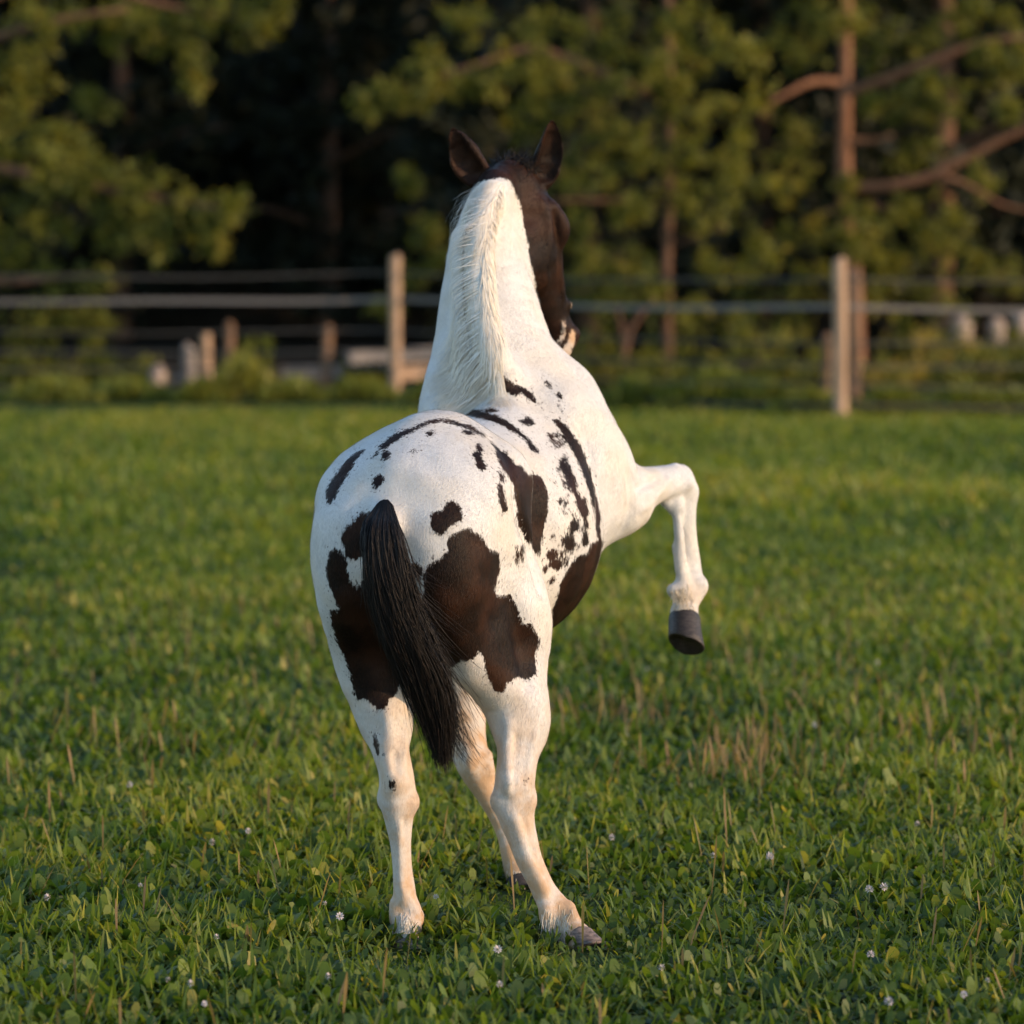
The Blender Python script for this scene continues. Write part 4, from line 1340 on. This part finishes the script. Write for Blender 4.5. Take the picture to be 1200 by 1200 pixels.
def C(px, py, D, rp): return (P(px, py, D), rp / F_PX * D)


def upper(x, y, z0, z1, n, spread, r_, rad=(.7, 1.1)):
    """crown mass above the picture"""
    return [((x + r_.normal(0, spread), y + r_.normal(0, spread * .8), r_.uniform(z0, z1)), r_.uniform(*rad)) for _ in range(n)]


ur = np.random.default_rng(77)
# tree at the left edge
D = 38.0
bx = at(-75, D)
tree('leafy_tree', 'olive green tree at the left edge with a drooping branch reaching over the fence', 'tree', (bx, D),
     [(bx, D, -.2), (bx + .05, D, 2), (bx, D - .1, 4.5), (bx + .1, D, 7.5)], .22, .06,
     [([P(-75, 180, 38), P(40, 205, 37.7), P(160, 228, 37.6), P(282, 248, 37.4)], .07, .012), ([P(-75, 60, 38), P(-10, 45, 37.8), P(60, 25, 37.6), P(150, 10, 37.6)], .06, .02), ([P(-75, 330, 38), P(20, 330, 37.8), P(110, 320, 37.7)], .05, .01), ([P(-75, 20, 38), P(60, -20, 38.3), P(210, 10, 38.6), P(290, 25, 38.6)], .06, .015)],
     [C(*c) for c in ((20, 190, 38, 60), (75, 205, 37.7, 55), (130, 205, 37.6, 48), (180, 235, 37.6, 45), (228, 245, 37.5, 34), (268, 250, 37.4, 24), (60, 265, 37.8, 55), (135, 270, 37.6, 45), (185, 282, 37.5, 24), (250, 285, 37.4, 13), (15, 300, 38, 55), (90, 330, 37.9, 38), (40, 380, 38, 45), (95, 385, 37.9, 28), (20, 430, 38, 38), (75, 440, 38, 34), (110, 425, 38.2, 22),
                          (20, 140, 38, 40), (65, 160, 37.8, 34), (10, 60, 38, 48), (55, 20, 37.7, 48), (30, 100, 38.2, 40), (135, 25, 38.6, 42), (190, 20, 38.6, 45), (240, 15, 38.6, 42), (290, 18, 38.6, 36), (215, 60, 38.5, 26), (225, 92, 38.5, 15), (110, 120, 39, 24), (330, 5, 38.6, 20))]
     + upper(bx + .8, D, 5.0, 8.0, 12, 1.2, ur), FOL_A, DARKBARK, 300, .105, 101, sub=9)
# dense conifer in the middle
D = 39.4
bx = at(781, D)
tree('conifer_tree', 'dense green conifer in the middle with foliage hiding most of its thin trunk', 'tree', (bx, D),
     [(bx + .02, D, -.2), (bx, D, 1.0), (bx + .02, D, 2.6), (bx, D, 5), (bx, D, 8.5)], .07, .03,
     [([P(781, 290, 39.5), P(820, 275, 39.3), P(850, 265, 39.2)], .035, .012), ([P(781, 120, 39.5), P(640, 60, 39.2), P(560, 75, 39.0), P(430, 120, 38.8)], .05, .01), ([P(781, 345, 39.5), P(720, 338, 39.3), P(665, 342, 39.2)], .035, .012), ([P(781, 240, 39.5), P(720, 235, 39.2), P(640, 235, 39)], .03, .01)],
     [C(*c) for c in ((785, 25, D - .35, 30), (775, 70, D - .35, 26), (795, 100, D - .3, 20), (428, 122, 38.8, 22), (460, 112, 38.8, 28), (500, 108, 38.9, 34), (545, 95, 39, 40), (500, 70, 39.1, 28), (590, 85, 39.1, 50), (650, 85, 39.2, 55), (620, 140, 39.2, 42), (700, 110, 39.2, 60), (680, 170, 39.2, 50), (740, 170, 39.2, 58), (790, 120, 39.4, 55), (800, 190, 39.2, 55), (850, 170, 39.4, 50), (700, 225, 39.2, 45), (745, 240, 39.2, 38), (830, 240, 39.3, 50), (870, 215, 39.5, 45), (690, 285, 39.3, 40), (730, 310, 39.6, 34), (835, 315, 39.4, 44), (880, 290, 39.6, 45), (690, 340, 39.8, 34), (820, 370, 39.6, 40), (870, 390, 39.7, 36), (640, 40, 39.4, 45), (720, 40, 39.5, 50), (800, 50, 39.6, 50), (870, 70, 39.8, 55), (860, 130, 39.7, 45), (560, 30, 39.4, 40), (480, 215, 40.5, 18), (500, 265, 40.5, 26), (515, 305, 40.4, 30), (480, 330, 40.4, 22), (450, 360, 40.3, 14))]
     + upper(bx - .2, D, 4.8, 8.2, 14, 1.1, ur), FOL_A, DARKBARK, 280, .10, 102, sub=7, droop=.15, tint=.5)
# red barked pine on the right
D = 41.2
bx = at(990, D)
tree('pine_tree', 'red barked pine with a bare lit trunk above the right fence post', 'tree', (bx, D),
     [(at(1004, D), D, -.2), (at(1000, D), D, 1.0), P(990, 230, D), P(990, 110, D), P(993, -40, D), (bx + .1, D, 6.5), (bx, D, 9)], .105, .04,
     [([P(990, 98, D), P(955, 95, D - .2), P(925, 108, D - .4), P(900, 122, D - .5)], .05, .02), ([P(990, 110, D), P(1030, 95, D - .2), P(1090, 72, D - .4), P(1150, 50, D - .5), P(1220, 42, D - .6)], .055, .025),
      ([P(990, 165, D), P(1020, 165, D - .1), P(1045, 158, D - .2)], .05, .015), ([P(992, 222, D), P(1040, 218, D - .2), P(1085, 208, D - .3), P(1130, 185, D - .4), P(1180, 160, D - .5), P(1240, 135, D - .6)], .062, .04),
      ([P(1100, 203, D - .35), P(1140, 220, D - .4), P(1175, 240, D - .4), P(1220, 250, D - .4)], .03, .012)],
     [C(*c) for c in ((985, 25, D - .3, 22), (1018, 122, D - .4, 13), (1085, 95, D - .7, 14), (1150, 62, D - .8, 16), (1180, 128, D - .9, 12), (992, 216, D - .3, 9), (988, 275, D - .3, 14), (935, 50, D + .3, 48), (1050, 60, D + .4, 45), (1105, 35, D + .3, 48), (1160, 20, D + .2, 45), (1060, 125, D + .5, 42), (1120, 115, D + .5, 50), (1175, 100, D + .4, 45), (930, 160, D + .5, 42), (930, 215, D + .5, 45), (945, 270, D + .5, 40), (1045, 260, D + .4, 40), (1090, 265, D + .5, 42), (1130, 300, D + .5, 48), (1060, 315, D + .4, 45), (1010, 285, D - .2, 26), (950, 330, D + .5, 42), (1020, 350, D + .4, 36), (1100, 350, D + .6, 36), (930, 390, D + .7, 40), (1050, 400, D + .9, 38), (1130, 420, D + .9, 34), (1180, 330, D + .8, 34), (880, 340, D + .8, 36), (1185, 420, D + .9, 30), (1075, 180, D + .7, 26), (1000, 250, D - .2, 18), (1150, 215, D + .9, 24), (1190, 60, D + .3, 36), (960, 10, D + .2, 40), (1010, 20, D + .3, 36))]
     + upper(bx, D, 4.8, 8.6, 14, 1.2, ur), FOL_A, PINEBARK, 280, .10, 103, sub=7, droop=.05, tint=.48)
# thin trees low in the middle
D = 38.6
bx = at(735, D)
tree('sapling', 'thin forked bare sapling behind the fence right of the horse head', 'tree', (bx, D),
     [(bx, D, -.1), P(733, 440, D), P(732, 410, D), P(740, 385, D), P(757, 360, D)], .055, .025,
     [([P(732, 415, D), P(728, 380, D), P(722, 355, D)], .03, .012), ([P(740, 385, D), P(748, 372, D), P(770, 350, D)], .03, .01)],
     [C(*c) for c in ((712, 350, D + .6, 22), (760, 345, D + .6, 24), (700, 400, D + .9, 20), (775, 400, D + .9, 22))], FOL_A, DARKBARK, 150, .13, 104)
# trees standing farther back, in the front row's shade, which is also put into their needle colour
back = [(-9.5, 46.1, 'dark tree in the shade far behind the left foliage'), (-5.4, 53.0, 'black shaded tree left of the gap in the wood'), (-2.6, 54.0, 'black shaded tree in the middle of the dark gap'), (-.3, 52.5, 'black shaded tree right of the dark gap'), (.9, 45.6, 'shaded conifer behind the horse head'), (3.0, 47.1, 'dark conifer behind the dense middle conifer'), (5.0, 45.1, 'dark conifer behind the red barked pine'), (7.2, 46.6, 'dark conifer behind the right end of the fence'), (9.8, 45.6, 'dark tree beyond the right edge of the fence'), (-12.5, 47.6, 'dark tree beyond the left edge of the fence'), (12.5, 48.1, 'dark tree far out on the right of the wood'), (1.6, 49.5, 'dark tree deep in the wood behind the middle'), (5.6, 50.0, 'dark tree deep in the wood behind the pine'), (-7.6, 49.0, 'dark tree deep in the wood behind the left'), (-15.8, 46.0, 'dark tree second beyond the left edge of the fence'), (-19.5, 47.5, 'dark tree third beyond the left edge of the fence'), (-11.0, 52.0, 'dark tree deep in the wood at the far left'), (16.2, 46.0, 'dark tree second beyond the right end of the wood'), (9.5, 50.5, 'dark tree deep in the wood at the far right'), (20.0, 48.0, 'dark tree third beyond the right end of the wood')]
for i, (x, y, lb) in enumerate(back):
    r_ = np.random.default_rng(300 + i)
    cl = []
    for z in np.linspace(.7, 9.0, 17):
        w = 2.1 * (1 - (z / 10.5) ** 2)
        for _ in range(4):
            a = r_.uniform(0, 6.283)
            cl.append(((x + math.cos(a) * w * r_.uniform(.2, .8), y + math.sin(a) * w * r_.uniform(.2, .8), z + r_.normal(0, .25)), r_.uniform(.5, .8)))
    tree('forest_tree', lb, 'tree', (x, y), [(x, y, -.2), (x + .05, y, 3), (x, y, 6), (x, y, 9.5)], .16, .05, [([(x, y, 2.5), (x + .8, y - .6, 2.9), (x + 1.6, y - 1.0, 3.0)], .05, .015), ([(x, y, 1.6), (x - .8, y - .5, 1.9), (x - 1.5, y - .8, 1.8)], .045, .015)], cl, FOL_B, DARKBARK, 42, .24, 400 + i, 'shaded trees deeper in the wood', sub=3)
# the wood closing off the view behind them, one mass
r_ = np.random.default_rng(9)
cs = np.stack([r_.uniform(-26, 26, 900), r_.uniform(55, 60, 900), r_.uniform(.3, 11, 900)], -1)
V, Q, T = needle_quads(cs, r_.uniform(.8, 1.3, 900), 14, .42, r_, .3, .4)
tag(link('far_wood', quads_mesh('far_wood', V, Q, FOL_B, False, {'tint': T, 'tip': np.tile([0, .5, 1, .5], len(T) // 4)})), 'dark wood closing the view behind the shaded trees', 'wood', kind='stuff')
gx = np.linspace(-70, 70, 60); gy = np.linspace(60.5, 110, 24)
GX, GY = np.meshgrid(gx, gy)
GZ = np.clip((GY - 60) * .9, 0, 12) + 1.0 * gnoise(GX, GY, .25, 8) * np.clip((GY - 60) / 8, 0, 1)
V = np.stack([GX, GY, GZ], -1).reshape(-1, 3); w_ = len(gx)
Q = [(j * w_ + i, j * w_ + i + 1, (j + 1) * w_ + i + 1, (j + 1) * w_ + i) for j in range(len(gy) - 1) for i in range(w_ - 1)]
tag(link('wooded_bank', quads_mesh('wooded_bank', V, Q, LITTER)), kind='structure')

# ---- undergrowth: single shrubs between the fence and the trees
shrubs = [(655, 452, 38.6, 26, 'small olive shrub beside the horse head, low behind the fence'), (700, 448, 39.4, 30, 'olive shrub at the foot of the bare sapling'), (765, 440, 38.4, 34, 'round shrub at the foot of the dense middle conifer'), (822, 446, 38.8, 36, 'shrub right of the dense middle conifer trunk, low'), (884, 436, 38.4, 40, 'full green shrub midway between middle conifer and right post'), (940, 446, 39.0, 32, 'shrub just left of the right fence post'), (1042, 440, 38.6, 28, 'thin brownish shrub right of the right fence post'), (1100, 430, 39.5, 34, 'brownish shrub under the pine branches'), (1155, 440, 38.8, 34, 'green shrub near the right end of the fence'), (1205, 430, 39.2, 36, 'green shrub at the right picture edge'), (1122, 424, 42.0, 36, 'dark shrub in front of the left pale boulder'), (1172, 424, 42.0, 36, 'dark shrub in front of the middle pale boulder'), (1205, 410, 42.2, 26, 'shrub in front of the right pale boulder at the picture edge'), (25, 452, 39.0, 32, 'low shrub under the left foliage, at the picture edge'), (75, 455, 38.6, 26, 'low shrub left of the pair of pale pink stones'), (150, 452, 40.0, 24, 'dark low shrub between the pale stones at the left'), (430, 450, 39.8, 20, 'small dark shrub behind the left fence post')]
for i, (px, py, D, rp, lb) in enumerate(shrubs):
    r_ = np.random.default_rng(800 + i)
    c = P(px, py, D); R_ = rp / F_PX * D
    cs = [np.array([c[0], c[1], max(.06, c[2] * .6)]) + r_.normal(0, 1, 3) * R_ * [.7, .5, .45] for _ in range(16)]
    cs = [np.array([q[0], q[1], max(q[2], .05)]) for q in cs]
    V, Q, T = needle_quads(cs, [R_ * r_.uniform(.35, .6) for _ in cs], 300, .11, r_, -.3, .42 if 'brown' not in lb else .85)
    root = empty('shrub', (c[0], c[1], 0)); tag(root, lb, 'shrub', 'shrubs between the fence and the wood')
    link('leaves', quads_mesh('leaves', V, Q, FOL_A, False, {'tint': T, 'tip': np.tile([0, .5, 1, .5], len(T) // 4)}), root)
    for j in range(3):
        tp = np.array([c[0], c[1], 0]) + np.array([r_.normal(0, R_ * .6), r_.normal(0, R_ * .4), c[2] + R_ * .5])
        sv, sq = tube([(c[0], c[1], -.05), (np.array([c[0], c[1], 0]) + tp) / 2 + r_.normal(0, .03, 3), tp], [.018, .013, .006], 6)
        link('stem', mesh_pf('stem', sv, sq, DARKBARK), root)

# ---- weeds along the fence
WEEDM = leaf_material('weed_leaf', [(0, (.075, .10, .014)), (.5, (.155, .18, .026)), (1, (.25, .22, .05))], .35, .55)
weeds = [(285, 476, 36.2, .42, .52, 'bushy green weed clump below the reddish brown stake'), (236, 478, 36.0, .25, .22, 'low green weed clump below the pale orange stake'), (345, 480, 36.2, .3, .22, 'low weed clump right of the bushy one at the left'), (505, 478, 35.8, .25, .2, 'small weed clump right of the foot of the left fence post'), (745, 482, 34.9, .35, .32, 'weed clump with upright stems behind the horse shoulder'), (845, 484, 34.6, .55, .42, 'tall green weed clump along the fence, largest left of the right post'), (900, 486, 34.3, .4, .3, 'leafy weed clump left of the right fence post'), (1045, 490, 33.6, .4, .24, 'low weed clump right of the right fence post'), (1130, 491, 33.6, .45, .26, 'olive weed clump near the right edge of the fence'), (60, 482, 36.2, .5, .22, 'wide low weed clump under the left foliage'), (150, 480, 36.4, .45, .2, 'low weed clump in front of the pale grey stone'), (420, 478, 36.4, .4, .2, 'low weed clump left of the foot of the left fence post'), (660, 482, 35.2, .4, .2, 'low weed clump just right of the horse neck'), (800, 484, 34.8, .4, .24, 'low weed clump between the upright stems and the tallest clump'), (955, 489, 33.7, .4, .2, 'low weed clump at the foot of the right fence post'), (1190, 491, 33.7, .45, .22, 'low weed clump at the right picture edge')]
for i, (px, py, D, w, h, lb) in enumerate(weeds):
    r_ = np.random.default_rng(600 + i); n = int(1100 * w / .4)
    b = np.stack([at(px, D) + np.clip(r_.normal(0, w * .45, n), -w, w), D + np.clip(r_.normal(0, w * .35, n), -w * .7, w * .7), np.zeros(n)], -1)
    hh = h * np.exp(-((b[:, 0] - at(px, D)) / (w * .8)) ** 2)
    b[:, 2] = r_.uniform(0, 1, n) * hh * .8
    V, Q = leaf_mesh(b, r_.uniform(.06, .14, n), r_.uniform(.016, .04, n), r_.uniform(0, 6.283, n), r_.uniform(0, .9, n), r_.uniform(0, .8, n), [0, .5, 1.0], [.5, 1, .2])
    c0 = np.array([at(px, D), D, 0])
    o = link('weed_clump', quads_mesh('weed_clump', V - c0, Q, WEEDM, False, {'tint': np.repeat(np.clip(r_.normal(.75 if i == 0 else .52, .18, n), 0, 1), 6), 'tip': np.tile([0, 0, .5, .5, 1, 1], n)}))
    o.location = c0
    tag(o, lb, 'weeds', 'weeds along the foot of the fence')
for i, (px, ytop, D, lb) in enumerate(((293, 392, 37.2, 'tall green weed stem right of the reddish brown stake, left of two'), (313, 392, 37.3, 'tall green weed stem rising over the bushy weeds, right of two'))):
    r_ = np.random.default_rng(700 + i); n = 260
    H_ = CAM_H - (ytop - HORIZON) / F_PX * D
    b = np.stack([r_.normal(0, .025, n), r_.normal(0, .025, n), r_.uniform(.05, H_ - .06, n)], -1)
    V, Q = leaf_mesh(b, r_.uniform(.05, .10, n), r_.uniform(.012, .025, n), r_.uniform(0, 6.283, n), r_.uniform(.2, .9, n), r_.uniform(0, .6, n), [0, .5, 1.0], [.5, 1, .2])
    e = empty('tall_weed', (at(px, D), D, 0)); tag(e, lb, 'weed', 'tall weed stems behind the fence')
    o = bpy.data.objects.new('leaves', quads_mesh('leaves', V, Q, WEEDM, False, {'tint': np.repeat(np.clip(r_.normal(.5, .15, n), 0, 1), 6), 'tip': np.tile([0, 0, .5, .5, 1, 1], n)})); col.objects.link(o); o.parent = e
    sv, sq = tube([(0, 0, -.05), (0, 0, H_ * .5), (.01, 0, H_)], [.012, .010, .005], 6)
    o = bpy.data.objects.new('stem', mesh_pf('stem', sv, sq, STEMM)); col.objects.link(o); o.parent = e
print('trees', round(time.time() - T0, 1), sum(len(o.data.polygons) for o in scene.objects if o.type == 'MESH'))
